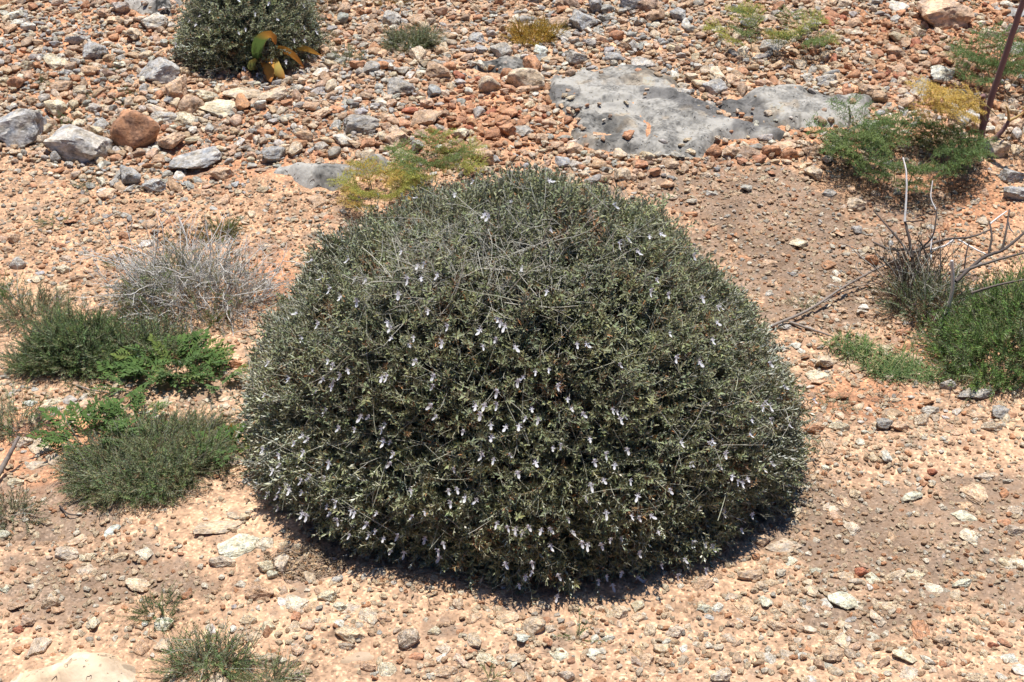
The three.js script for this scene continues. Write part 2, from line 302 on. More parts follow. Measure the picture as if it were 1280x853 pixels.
function stoneLabel(p, w, c, s, r) {
  const near = LAND.map(([q, reach, t]) => [Math.hypot(p.x - q.x, p.z - q.z) - reach, t]).sort((a, b) => a[0] - b[0]);
  const size = w > 0.085 ? 'large' : w > 0.055 ? 'fist-sized' : w > 0.035 ? 'small' : 'little', shape = { f: 'flat', a: 'angular', r: 'rounded', e: 'half-buried flat', s: 'slanting' }[s];
  const d = near[0][0], where = d < 0.05 ? 'touching ' + near[0][1] : d < 0.14 ? 'right beside ' + near[0][1] : d < 0.3 ? 'a little way from ' + near[0][1] : 'away from ' + near[0][1];
  const base = `${size} ${WORD[c]} ${shape} stone ${where}`, more = `${base}, towards ${near[1][1]}`; farther.set(base, farther.get(base) ?? []);
  return [base, more.split(' ').length <= 16 ? more : base];
}
const STONES = 'loose stones on the slope', gridR = 0.12, occupied = new Map();
const cellKey = (x, z) => Math.floor(x / gridR) * 4096 + Math.floor(z / gridR);
function occupy(x, z, r) { const k = cellKey(x, z); (occupied.get(k) ?? occupied.set(k, []).get(k)).push([x, z, r]); }
function free(x, z, r, f) {
  for (let i = -1; i <= 1; i++) for (let j = -1; j <= 1; j++) { const l = occupied.get(cellKey(x + i * gridR, z + j * gridR)); if (l) for (const [a, b, q] of l) if ((a - x) ** 2 + (b - z) ** 2 < ((q + r) * f) ** 2) return false; }
  return true;
}
let nStones = 0;
function stoneTag(m, [label, more], category) { tag(m, label, category, STONES); farther.set(label, [...(farther.get(label) ?? []), [m, more]]); }
function stone(px, py, w, h, c, s = 'a', label, name = 'stone') {
  const p = at(px, py + h * 0.28), k = scaleAt(p), r = mulberry(Math.round(px * 131 + py * 17)), W = w / k, H = h / k;
  const down = Math.asin((CAM.y - p.y) / CAM.distanceTo(p)), sn = Math.sin(down), cs = Math.cos(down);
  const rise = { f: 0.30, a: 0.58, r: 0.70, e: 0.16, s: 0.42 }[s] * (py > 540 ? 0.82 : 1) * Math.min(W, H * 1.3), deep = clamp((H - rise * cs * 0.75) / sn, W * 0.45, W * 1.5);
  const sunk = { f: 0.28, a: 0.30, r: 0.30, e: 0.40, s: 0.30 }[s] + (py > 540 ? 0.06 : 0), tall = rise / (1 - sunk);
  const set = s === 'r' ? rounded : s === 'f' || s === 'e' ? flatty : angular;
  const g = set[Math.floor(r() * set.length)], m = part(numbered(name), g, stoneMaterial(c, Math.floor(r() * 3), py > 540 && c !== 'red' ? 1 : 0), scene);
  m.scale.set(W * (py > 540 ? 1.16 : 1.06), tall, deep * (py > 540 ? 1.1 : 1)); m.rotation.set(rr(-0.10, 0.10, r) + (s === 's' ? 0.25 : 0), rr(-0.35, 0.35, r) + (r() < 0.5 ? Math.PI : 0), rr(-0.10, 0.10, r) + (s === 's' ? -0.25 : 0));
  m.position.set(p.x, ground(p.x, p.z) + tall * (0.5 - sunk), p.z);
  stoneTag(m, label ? [label, label] : stoneLabel(p, W, c, s), name === 'boulder' ? 'boulder' : 'stone');
  const R = Math.min(W, deep) * 0.5; for (const o of W > deep * 1.3 ? [-0.3, 0.3] : [0]) occupy(p.x + o * W, p.z, R);
  nStones++;
  return m;
}
[ // the rocks that stand out
  [26, 160, 64, 46, 'blue', 'a', 'pointed blue-grey boulder with a steep face on gravel', 'boulder'], [101, 177, 72, 40, 'grey', 'a', 'grey-white blocky boulder with a flat sunlit top and rough edge', 'boulder'],
  [172, 162, 62, 46, 'orange', 'r', 'smooth rounded orange-brown boulder with brown dry moss beside it', 'boulder'], [243, 195, 64, 32, 'blue', 'f', 'flat grey boulder with a thin pointed edge on scree', 'boulder'],
  [198, 88, 54, 32, 'blue', 'a', 'angular grey boulder leaning at the foot of the dark rounded shrub', 'boulder'], [1176, 15, 66, 38, 'tan', 'a', 'large tan boulder with a pale crusty front and deep shadow below', 'boulder'],
  [275, 133, 50, 24, 'cream', 'f', 'cream flat plate-like rock lying on scree', 'boulder'], [303, 116, 46, 22, 'cream', 'f', 'cream and orange flat rock below the dark rounded shrub', 'boulder'],
  [657, 101, 48, 26, 'cream', 'r', 'long rounded cream and orange rock beside the bedrock slab', 'boulder'], [612, 107, 27, 21, 'cream', 'r', 'rounded cream stone with bare bedrock behind it'], [636, 95, 21, 16, 'orange', 'r', 'rounded orange-tan stone perched behind the long cream rock'],
  [450, 155, 48, 27, 'grey', 'a', 'pitted grey-white boulder with a deep dark hollow beneath', 'boulder'], [1208, 148, 40, 24, 'blue', 'a', 'pale blue-grey boulder behind the fork of the purple-brown stem', 'boulder'],
  [298, 676, 46, 30, 'white', 'e', 'flat white stone with a rounded edge beside the big flowering shrub'], [276, 656, 58, 20, 'cream', 'e', 'cream-orange flat stone level with soil beside the sprawling mat'], [325, 736, 32, 25, 'orange', 'a', 'reddish angular stone on the sand in front of the big flowering shrub'],
  [1077, 714, 16, 14, 'red', 'r', 'bright rust-red pebble resting on a pale flat stone'], [1218, 492, 42, 17, 'grey', 'f', 'long grey-tan stone at the foot of the lush green cushion'],
].forEach((a) => stone(...a));
const C = { c: 'cream', t: 'tan', o: 'orange', d: 'red', g: 'grey', b: 'blue', w: 'white', n: 'brown', p: 'pink' };
`240 132 32 24 tr;205 145 34 16 ga;117 65 32 20 ba;343 193 28 20 ba;277 215 30 18 ta;163 218 28 24 ba;193 232 30 18 ba;78 108 26 14 ta;120 66 22 16 ga;549 89 32 22 ta;729 26 34 24 ba;595 44 20 22 ba;465 87 20 17 ga;497 172 32 27 ta;499 109 36 22 ga;654 161 28 15 gf;676 171 20 14 ta;718 182 22 18 ta;620 194 10 18 bs;603 195 36 20 ta;676 60 18 18 wa;809 8 26 18 na;849 18 20 18 ba;802 76 28 18 gf;721 72 26 17 ga;489 20 26 20 ga;465 32 20 22 ta;627 62 26 20 ga;700 42 28 14 gf
894 107 30 22 ba;916 97 18 20 ta;853 118 22 16 ga;1033 101 26 17 ga;1008 97 15 12 wa;1000 80 17 15 ca;936 27 24 13 ba;922 10 18 14 ba;892 188 20 16 or;914 188 24 17 ta;937 190 30 17 ns;964 192 24 13 or;986 193 22 15 or;1015 188 24 13 ta;978 180 32 15 tf;1015 158 24 11 oe;1016 215 22 18 ca;1070 254 24 17 ca;1242 187 36 22 cr;1264 220 30 18 ba;1267 244 32 18 ba;1267 156 30 19 ta;1237 42 28 15 ca;1269 34 24 17 ga;1269 59 26 17 ga;1270 15 22 12 bf;1176 94 30 22 wa;1148 40 18 15 ca;1136 29 17 15 ta;1122 7 22 15 wf;1119 20 12 24 gs;1156 81 17 10 ta;1116 148 42 15 tf
22 330 20 16 gr;17 296 15 13 tr;10 311 15 11 ta;79 337 19 11 ca;145 320 20 10 na;98 345 20 9 ta;155 293 16 11 oa;106 503 26 14 tf;37 503 18 9 wf;293 453 20 13 oa;103 515 18 9 tf;148 512 16 11 ca;67 497 26 11 ce;133 562 30 12 gf;193 559 15 14 wa
1022 465 28 15 cf;1023 475 20 9 tf;998 301 22 13 cf;1223 483 22 9 of;1239 532 26 13 ca;1250 512 20 20 ga;1151 525 22 17 ca;1163 512 20 12 wa;1222 518 26 11 tf;1035 555 17 24 ta;1018 535 28 15 oa;1104 533 20 15 ga;1048 534 26 13 ca;1185 481 20 13 ga;1193 459 16 13 ga;1134 444 28 16 tf;1052 387 16 8 tf;1089 394 16 9 ta;1119 323 20 18 tr;1089 325 18 12 or;961 325 22 11 tf;981 406 16 9 gf;1122 534 22 15 ta
279 697 32 17 wa;333 677 22 17 wf;352 701 19 23 wa;333 707 20 15 ca;341 717 14 11 wr;370 748 28 19 we;409 743 22 17 ca;424 753 18 14 wa;171 728 30 16 cf;82 685 32 22 wa;107 709 22 17 ge;180 690 20 15 wf;150 694 20 13 ta;109 694 18 10 cf;64 753 22 17 cr;71 763 17 10 of;49 803 20 26 ga;205 775 20 18 wa;177 803 17 23 or;202 801 20 17 cf;310 773 20 15 ta;318 790 22 17 ce;336 781 16 17 ca;367 780 16 22 ce;336 822 26 19 ca;368 823 16 15 or;375 842 18 15 gr;34 775 18 14 pa;22 785 15 11 da;44 578 28 13 wf;45 594 26 10 oe;20 601 18 12 ca;37 627 16 13 pr;6 669 14 13 wr;5 734 16 10 wf;42 722 22 13 ce;28 552 26 14 gr
440 754 36 18 ge;437 788 34 22 ta;511 795 25 27 gr;459 830 22 16 oa;433 805 20 10 ga;556 837 28 18 ta;667 781 27 25 cr;572 751 13 17 pr;634 770 26 15 te;699 815 24 18 we;708 843 19 14 br;773 764 21 18 ca;798 754 15 14 ca;797 768 18 13 tf;807 820 21 18 ta;829 822 18 14 oa;812 785 15 15 cs;844 788 22 15 ga;543 788 16 13 ca;687 785 14 11 wf;718 760 14 11 ta;556 808 22 14 ge;479 768 20 14 oa;831 734 9 9 cr
1139 618 26 13 wa;1232 593 24 11 wa;1205 642 28 15 we;1269 635 20 14 ga;1212 669 24 19 we;1270 662 26 15 ba;1035 628 22 15 ge;1065 655 20 17 wf;1069 613 13 13 ta;1055 623 16 12 te;963 633 30 27 te;981 677 42 21 ge;985 697 22 15 we;951 672 24 15 ta;1059 717 22 14 ce;1090 719 16 17 we;1053 746 30 24 wf;1018 714 15 10 wa;976 716 13 10 wa;957 749 13 17 wf;937 717 28 17 na;951 731 16 13 ca;988 736 18 16 ta;1011 736 20 15 cf;934 753 28 23 oe;880 759 17 12 wa;971 780 22 15 ta;996 783 20 12 ta;985 756 20 17 ce;1101 776 17 11 wf;1114 758 32 10 ce;1143 717 26 14 ce;1163 732 28 13 we;1202 729 24 12 wa;1269 700 24 15 we;1242 805 13 10 da;1178 801 22 15 na;1040 818 22 18 ta;1130 818 24 20 ce;1136 838 24 20 we;900 843 24 19 wa;958 835 11 10 wr;1052 796 19 19 cf;1065 790 11 19 os;1220 845 26 15 ca;1205 627 20 11 oe;1220 610 32 25 te;1097 645 14 9 ta;1166 588 12 10 dr`
  .split(/[;\n]/).forEach((t) => { const [x, y, w, h, k] = t.trim().split(' '); stone(+x, +y, +w, +h, C[k[0]], k[1]); });

// scree: thousands of smaller stones by the density that each stretch of ground shows
const SHRUBS = [[650, 540, 0.43], [310, 62, 0.17], [245, 385, 0.10], [98, 445, 0.09], [190, 590, 0.10], [1290, 430, 0.15]].map(([x, y, r]) => [at(x, y), r]);
const denseSpots = [[1060, 800, 260, 45], [330, 800, 90, 40], [640, 830, 160, 25], [880, 810, 120, 40], [200, 300, 240, 60], [1130, 520, 160, 35], [120, 500, 150, 30], [420, 770, 90, 40], [1180, 320, 100, 90], [1040, 440, 60, 60], [960, 560, 60, 60], [700, 800, 80, 40]];
const orangeStone = [[620, 155, 110, 45], [1200, 70, 140, 60], [560, 160, 60, 40]];
const bareSpots = [[1180, 60, 70, 30], [560, 780, 60, 25], [900, 770, 60, 30], [900, 230, 160, 35]];
const greyStone = [[770, 35, 150, 45], [450, 110, 110, 50], [60, 60, 90, 45], [640, 70, 80, 30], [250, 215, 120, 30], [1150, 150, 60, 30]], GREYMIX = [['grey', 0.34], ['blue', 0.2], ['white', 0.16], ['tan', 0.3]];
function pick(list, t) { for (const [c, w] of list) { if (t < w) return c; t -= w; } return list[0][0]; }
const TOPMIX = [['tan', 0.34], ['cream', 0.30], ['orange', 0.13], ['grey', 0.11], ['blue', 0.03], ['white', 0.07], ['brown', 0.02]], LOWMIX = [['cream', 0.46], ['tan', 0.27], ['white', 0.14], ['orange', 0.11], ['grey', 0.02]], REDMIX = [['orange', 0.62], ['tan', 0.22], ['red', 0.06], ['cream', 0.10]];
const rest = [];
{
  const classes = [[0.062, 0.085, 500], [0.045, 0.062, 2200], [0.032, 0.045, 9000], [0.022, 0.032, 26000], [0.015, 0.022, 60000], [0.010, 0.015, 100000]];
  classes.forEach(([lo, hi, tries], ci) => {
    for (let i = 0; i < tries; i++) {
      const x = rr(-2.6, 2.6), z = rr(-3.5, 0.9), d = rr(lo, hi), y = land(x, z), [px, py, k] = toPixel(x, y, z);
      const top = smooth(py + 30 * noise2(x * 3, z * 3, 77), 255, 175), den = bump2(clamp(px, 0, 1280), clamp(py, 0, 853), denseSpots), cr = bump2(px, py, crustSpots);
      const wants = [0.09 * top, 0.22 * top, 0.38 * top + 0.008, 0.62 * top + 0.03 + 0.09 * den, 0.95 * top + 0.03 + 0.20 * den, 0.95 * top + 0.035 + 0.24 * den][ci] * (1 - 0.6 * bump2(px, py, bareSpots));
      const patchy = 0.55 + 0.9 * (0.5 + 0.5 * noise2(x * 4.3, z * 4.3, 99));
      if (rng() > wants * patchy) continue;
      const onSlab = slabs.find((s) => inside(x, z, s)); if (onSlab && (edgeDistance(x, z, onSlab) > 0.05 ? rng() > (d < 0.03 ? 0.02 : 0) : d > 0.028 || rng() > 0.35)) continue;
      if (SHRUBS.some(([q, r]) => Math.hypot(q.x - x, q.z - z) < r)) continue;
      if (!free(x, z, d * 0.5, ci < 3 ? 0.78 : 0.66)) continue;
      occupy(x, z, d * 0.5);
      const red = bump2(px, py, orangeStone), c = pick(rng() < red ? REDMIX : rng() < 0.7 * bump2(px, py, greyStone) ? GREYMIX : rng() < smooth(py, 300, 560) ? LOWMIX : TOPMIX, rng());
      const sh = rng(), sx = d * rr(0.95, 1.4), sy = d * (top > 0.5 ? rr(0.40, 0.82) : rr(0.26, 0.60)), sz = d * rr(0.65, 1.05), sunk = top > 0.5 ? rr(0.08, 0.34) : rr(0.28, 0.56);
      rest.push({ x, z, d, c, sx, sy, sz, sunk, px, py, k, onSlab, sh, seen: px > 0 && px < 1280 && py > 0 && py < 853 ? d * k : 0 });
    }
  });
}
{ // the largest in view become stones of their own, the rest one scree
  const order = rest.map((e, i) => [e.seen, i]).sort((a, b) => b[0] - a[0]), single = new Set(order.slice(0, Math.max(0, 296 - nStones)).map((e) => e[1]));
  const lists = loose.map(() => []), e3 = new THREE.Euler();
  rest.forEach((e, i) => {
    const lift = e.onSlab ? e.onSlab.lift * 0.75 * smooth(edgeDistance(e.x, e.z, e.onSlab), 0.0, 0.05) - 0.004 : 0, y = ground(e.x, e.z) + lift + e.sy * (0.5 - e.sunk);
    e3.set(rr(-0.35, 0.35), rr(0, 6.283), rr(-0.35, 0.35));
    if (single.has(i)) {
      const s = e.sh < 0.25 ? 'f' : e.sh < 0.4 ? 'r' : 'a', set = s === 'r' ? rounded : s === 'f' ? flatty : angular;
      const m = part(numbered('stone'), set[i % set.length], stoneMaterial(e.c, i % 3), scene); m.scale.set(e.sx, e.sy, e.sz); m.rotation.copy(e3); m.position.set(e.x, y, e.z);
      stoneTag(m, stoneLabel(m.position, e.sx, e.c, s), 'stone');
    } else {
      const b = PAL[e.c], f = rr(0.78, 1.14), col = rgb(b[0] * f * rr(0.95, 1.05), b[1] * f, b[2] * f * rr(0.92, 1.06));
      lists[i % loose.length].push({ p: V(e.x, y, e.z), q: new THREE.Quaternion().setFromEuler(e3), s: V(e.sx, e.sy, e.sz), c: col });
    }
  });
  const grit = loose.map(() => []);
  for (let i = 0; i < 230000; i++) {
    const x = rr(-2.4, 2.4), z = rr(-3.0, 0.85), y = land(x, z), [px, py] = toPixel(x, y, z), d = 0.0032 + 0.0085 * Math.pow(rng(), 1.8);
    if (rng() > 0.45 + 0.5 * bump2(px, py, denseSpots) + 0.35 * noise2(x * 6, z * 6, 55) + 0.5 * bump2(px, py, crustSpots)) continue;
    if (slabs.some((s) => inside(x, z, s)) && rng() > 0.1) continue;
    if (Math.hypot(x, z) < 0.36) continue;
    const b = PAL[pick(rng() < bump2(px, py, orangeStone) ? REDMIX : rng() < smooth(py, 300, 560) ? LOWMIX : TOPMIX, rng())], f = rr(0.75, 1.15);
    e3.set(rr(-0.5, 0.5), rr(0, 6.283), rr(-0.5, 0.5));
    grit[i % loose.length].push({ p: V(x, ground(x, z) + d * rr(-0.05, 0.25), z), q: new THREE.Quaternion().setFromEuler(e3), s: V(d * rr(0.9, 1.4), d * rr(0.5, 0.8), d), c: rgb(b[0] * f, b[1] * f * 0.97, b[2] * f * 0.9) });
  }
  const scree = new THREE.Group(); scree.name = 'scree_gravel'; scree.userData.kind = 'stuff'; scree.userData.label = 'fine tan and grey scree and gravel covering the soil'; scree.userData.category = 'gravel'; scene.add(scree);
  lists.forEach((l, k) => copies('gravel', loose[k], looseMat, l, scree));
  grit.forEach((l, k) => copies('grit', loose[k], looseMat, l, scree));
}

// ---------------------------------------------------------------- plant pieces
class Mesher {      // collects small coloured faces
  constructor() { this.p = []; this.c = []; this.i = []; }
  v(p, c) { this.p.push(p.x, p.y, p.z); this.c.push(c[0], c[1], c[2]); return this.p.length / 3 - 1; }
  tri(a, b, c) { this.i.push(a, b, c); }
  tube(pts, r0, r1, c0, c1 = c0, sides = 4) {
    const rings = [], t = V(), n = V(), b = V();
    pts.forEach((p, k) => {
      t.subVectors(pts[Math.min(k + 1, pts.length - 1)], pts[Math.max(k - 1, 0)]).normalize();
      n.set(0.31, 0.2, 0.93).cross(t).normalize(); b.crossVectors(t, n);
      const f = k / (pts.length - 1), r = mix(r0, r1, f), c = [0, 1, 2].map((j) => mix(c0[j], c1[j], f)), ring = [];
      for (let s = 0; s < sides; s++) { const a = s / sides * 6.28319; ring.push(this.v(V().copy(p).addScaledVector(n, r * Math.cos(a)).addScaledVector(b, r * Math.sin(a)), c)); }
      rings.push(ring);
    });
    for (let k = 0; k + 1 < rings.length; k++) for (let s = 0; s < sides; s++) { const q = (s + 1) % sides; this.i.push(rings[k][s], rings[k][q], rings[k + 1][s], rings[k][q], rings[k + 1][q], rings[k + 1][s]); }
    const tip = rings[rings.length - 1]; for (let s = 1; s + 1 < sides; s++) this.i.push(tip[0], tip[s], tip[s + 1]);
  }
  leaf(base, dir, up, L, W, top, under, { fold = 0.3, curl = 0.1, wide = 0.45, thick = 0.00035 } = {}) {
    const side = V().crossVectors(dir, up).normalize(), n = V().crossVectors(side, dir).normalize();
    for (const [c, o, flip] of under ? [[top, thick, 1], [under, -thick, -1]] : [[top, 0, 1]]) {
      const P = (f, s, h) => V().copy(base).addScaledVector(dir, f * L).addScaledVector(side, s * W / 2).addScaledVector(n, h * W + o - curl * f * f * L);
      const a = this.v(P(0, 0, 0), c), m = this.v(P(wide, 0, 0), c), l = this.v(P(wide, -1, fold), c), r = this.v(P(wide, 1, fold), c), t = this.v(P(1, 0, 0.1), c);
      if (flip > 0) { this.tri(a, m, l); this.tri(a, r, m); this.tri(m, t, l); this.tri(m, r, t); } else { this.tri(a, l, m); this.tri(a, m, r); this.tri(m, l, t); this.tri(m, t, r); }
    }
  }
  build() {
    const g = new THREE.BufferGeometry(); g.setAttribute('position', new THREE.Float32BufferAttribute(this.p, 3)); g.setAttribute('color', new THREE.Float32BufferAttribute(this.c, 3)); g.setIndex(this.i); g.computeVertexNormals();
    return g;
  }
}
const vary = (c, f, r) => { const k = 1 + rr(-f, f, r); return [c[0] * k * (1 + rr(-f, f, r) * 0.3), c[1] * k, c[2] * k * (1 + rr(-f, f, r) * 0.4)]; };
const dirRand = (r) => { const y = rr(-1, 1, r), a = rr(0, 6.283, r), s = Math.sqrt(1 - y * y); return V(s * Math.cos(a), y, s * Math.sin(a)); };
// a leafy shoot along +y: opposite pairs of leaves on a thin stem
function shoot(seed, { len = 0.06, pairs = 8, L = 0.011, W = 0.0036, top, under, stem, spread = 1.0, bend = 0.15, start = 0.15, fold = 0.3, odd = 0.08, oddColor, stemR = 0.0007 }) {
  const r = mulberry(seed * 977 + 5), m = new Mesher(), bx = rr(-bend, bend, r) * len, bz = rr(-bend, bend, r) * len, P = (f) => V(bx * f * f, len * f, bz * f * f);
  m.tube([P(0), P(0.35), P(0.7), P(1)], stemR, stemR * 0.55, stem, vary(stem, 0.1, r), 3);
  for (let k = 0; k < pairs; k++) {
    const f = mix(start, 1, (k + 0.5) / pairs), a0 = k * 1.571 + rr(-0.3, 0.3, r), size = (0.75 + 0.35 * Math.sin(f * 2.6)) * (f > 0.9 ? 0.75 : 1);
    for (const s of [0, Math.PI]) {
      const a = a0 + s + rr(-0.3, 0.3, r), e = spread * rr(0.55, 1.15, r) * (f > 0.85 ? 0.55 : 1), dir = V(Math.sin(e) * Math.cos(a), Math.cos(e), Math.sin(e) * Math.sin(a)), up = V(-Math.cos(a) * 0.6 + rr(-0.3, 0.3, r), 0.8, -Math.sin(a) * 0.6 + rr(-0.3, 0.3, r));
      const dead = r() < odd, c = dead && oddColor ? vary(oddColor, 0.3, r) : vary(top, 0.28, r);
      m.leaf(P(f), dir, up, L * size * rr(0.8, 1.2, r), W * size * rr(0.8, 1.2, r), c, under ? vary(under, 0.15, r) : null, { fold, curl: rr(-0.05, 0.25, r) });
    }
  }
  return m.build();
}
const leafMat = new THREE.MeshPhysicalMaterial({ color: rgb(1, 1, 1), vertexColors: true, roughness: 0.62, side: THREE.DoubleSide, specularIntensity: 0.45 });
const softLeafMat = new THREE.MeshPhysicalMaterial({ color: rgb(1, 1, 1), vertexColors: true, roughness: 0.95, side: THREE.DoubleSide, transmission: 0.3, thickness: 0, specularIntensity: 0.4 });
const twigMat = new THREE.MeshStandardMaterial({ color: rgb(1, 1, 1), vertexColors: true, roughness: 0.9, side: THREE.DoubleSide });
const petalMat = new THREE.MeshPhysicalMaterial({ color: rgb(1, 1, 1), vertexColors: true, roughness: 0.95, side: THREE.DoubleSide, transmission: 0.45, thickness: 0, specularIntensity: 0.3 });
leafMat.name = 'shrub_leaf'; softLeafMat.name = 'soft_leaf'; twigMat.name = 'twig'; petalMat.name = 'petal';

// a bare crooked twig along +y, with side twigs
function twigGeometry(seed, { len = 0.12, r0 = 0.001, color, forks = 2, kink = 0.14, tipColor }) {
  const r = mulberry(seed * 433 + 9), m = new Mesher();
  const run = (p0, d0, L, rad, depth) => {
    const pts = [p0.clone()], d = d0.clone(), n = 5; let p = p0.clone();
    for (let i = 0; i < n; i++) { d.addScaledVector(dirRand(r), kink).normalize(); p = p.clone().addScaledVector(d, L / n); pts.push(p); }
    m.tube(pts, rad, rad * 0.45, color, tipColor ?? color, 4);
    if (depth > 0) for (let k = 0; k < forks; k++) { const i = 1 + Math.floor(r() * (n - 1)); run(pts[i], d0.clone().multiplyScalar(0.8).addScaledVector(dirRand(r), 0.8).normalize(), L * rr(0.3, 0.6, r), rad * 0.65, depth - 1); }
  };
  run(V(0, 0, 0), V(0, 1, 0), len, r0, forks ? 2 : 0);
  return m.build();
}

// ---------------------------------------------------------------- rounded shrubs
const LEAF = { top: [0.200, 0.216, 0.108], under: [0.52, 0.52, 0.41], stem: [0.42, 0.41, 0.29], oddColor: [0.26, 0.135, 0.055] };
const shrubShoots = Array.from({ length: 9 }, (_, i) => shoot(10 + i, { ...LEAF, len: 0.052 + 0.006 * (i % 4), pairs: 8 + i % 3, L: 0.0108, W: 0.0034, bend: 0.3, odd: 0.04 }));
const brownShoots = Array.from({ length: 2 }, (_, i) => shoot(40 + i, { ...LEAF, top: [0.20, 0.12, 0.055], len: 0.05, pairs: 7, L: 0.0095, W: 0.0032, odd: 0.5 }));
const paleTwigs = Array.from({ length: 8 }, (_, i) => twigGeometry(60 + i, { len: 0.075 + 0.008 * i, r0: 0.0007, color: i % 2 ? [0.40, 0.40, 0.27] : [0.46, 0.43, 0.36], tipColor: [0.52, 0.50, 0.38], forks: i % 3 === 0 ? 1 : 0, kink: 0.13 }));
const greyTwigs = Array.from({ length: 6 }, (_, i) => twigGeometry(80 + i, { len: 0.085 + 0.01 * i, r0: 0.0008, color: [0.46, 0.43, 0.35], tipColor: [0.60, 0.57, 0.46], forks: 2, kink: 0.22 }));
const woody = Array.from({ length: 4 }, (_, i) => twigGeometry(95 + i, { len: 0.34, r0: 0.006, color: [0.19, 0.15, 0.11], tipColor: [0.25, 0.21, 0.16], forks: 2, kink: 0.18 }));
function flowerGeometry(seed) {       // one pale drooping lip with two small side lobes, in a green cup; faces +z, hangs to -y
  const r = mulberry(seed * 31 + 3), m = new Mesher(), W = [0.86, 0.84, 0.84], S = [0.72, 0.68, 0.76], G = [0.20, 0.22, 0.10];
  m.tube([V(0, 0.001, -0.006), V(0, 0.0005, -0.001)], 0.0011, 0.0020, G, G, 5);
  m.tube([V(0, 0.0005, -0.001), V(0, 0.0002, 0.0022)], 0.0014, 0.0022, S, W, 5);
  const out = rr(0.7, 1.3, r), lip = V(rr(-0.25, 0.25, r), -1, out).normalize();
  const L = rr(0.0105, 0.0135, r), Wd = rr(0.0042, 0.0058, r), sx = V(1, 0, 0), n = V().crossVectors(sx, lip).multiplyScalar(-1).normalize(), rows = [[0, 0.45], [0.3, 0.75], [0.62, 1.0], [0.86, 0.72], [1, 0.16]], ids = [];
  for (const [f, w] of rows) { const c = V(0, 0, 0.002).addScaledVector(lip, f * L).addScaledVector(n, -0.0022 * Math.sin(f * 3)); ids.push([-1, 0, 1].map((s) => m.v(V().copy(c).addScaledVector(sx, s * w * Wd / 2).addScaledVector(n, Math.abs(s) * 0.0011), f < 0.25 ? S : W))); }
  for (let k = 0; k + 1 < ids.length; k++) for (let s = 0; s < 2; s++) { m.tri(ids[k][s], ids[k + 1][s], ids[k][s + 1]); m.tri(ids[k][s + 1], ids[k + 1][s], ids[k + 1][s + 1]); }
  for (const s of [-1, 1]) { m.leaf(V(s * 0.001, -0.0005, 0.0022), V(s * 0.9, rr(-0.4, 0.35, r), 0.35).normalize(), V(0, 0.3, 1), 0.0055, 0.0026, W, null, { fold: 0.1 }); m.leaf(V(s * 0.0008, 0.001, 0.002), V(s * 0.5, 0.8, 0.4).normalize(), V(0, 0, 1), 0.0048, 0.0020, S, null, { fold: 0.1 }); }
  for (const s of [-0.4, 0.3]) m.tube([V(0, 0.001, 0.001), V(s * 0.002, 0.006, 0.004), V(s * 0.004, 0.0065, 0.009)], 0.00025, 0.0002, S, W, 3);
  return m.build();
}
const flowers = Array.from({ length: 8 }, (_, i) => flowerGeometry(i + 1));

function domeRadius(d, R, seed) { return R * (1 + 0.055 * noise3(d.x * 2.2 + seed, d.y * 2.2, d.z * 2.2 + seed) + 0.05 * noise3(d.x * 6 + seed, d.y * 6, d.z * 6) + 0.02 * noise3(d.x * 14, d.y * 14 + seed, d.z * 14)); }
function domePoint(d, o) {      // a point on the shrub's surface, from its base
  const R = domeRadius(d, o.R, o.seed), p = V(d.x * R * o.sx, d.y * R * o.sy, d.z * R * o.sz), tuck = 0.96 + 0.04 * smooth(p.y, 0.0, o.R * 0.30);
  p.x *= tuck; p.z *= tuck; p.y += o.lift ?? 0;
  const q = d.x * d.x + d.z * d.z, dg = q > 1e-6 ? (2 * d.x * d.z / q) ** 2 * q : 0; p.x *= 1 + 0.075 * dg; p.z *= 1 + 0.075 * dg;
  if (o.slope) p.x *= 1 - o.slope * smooth(d.x, 0, 0.5) * smooth(d.y, 0.25, 0.8);
  p.x += (o.lean ?? 0) * p.y;
  return p;
}
function domeHit(root, o, px, py) {      // where the ray of a pixel meets that surface
  const d = rayOf(px, py), c = V(); let last = 9;
  for (let t = 1.2; t < 6; t += 0.004) {
    c.copy(CAM).addScaledVector(d, t).sub(root); if (c.y < -0.02) return null;
    const dir = V((c.x - (o.lean ?? 0) * c.y) / o.sx, Math.max(0.001, (c.y - (o.lift ?? 0)) / o.sy), c.z / o.sz).normalize(), s = c.length() - domePoint(dir, o).length();
    if (s < 0 && last > 0 && t > 1.25) return [c.clone(), dir];
    last = s;
  }
  return null;
}
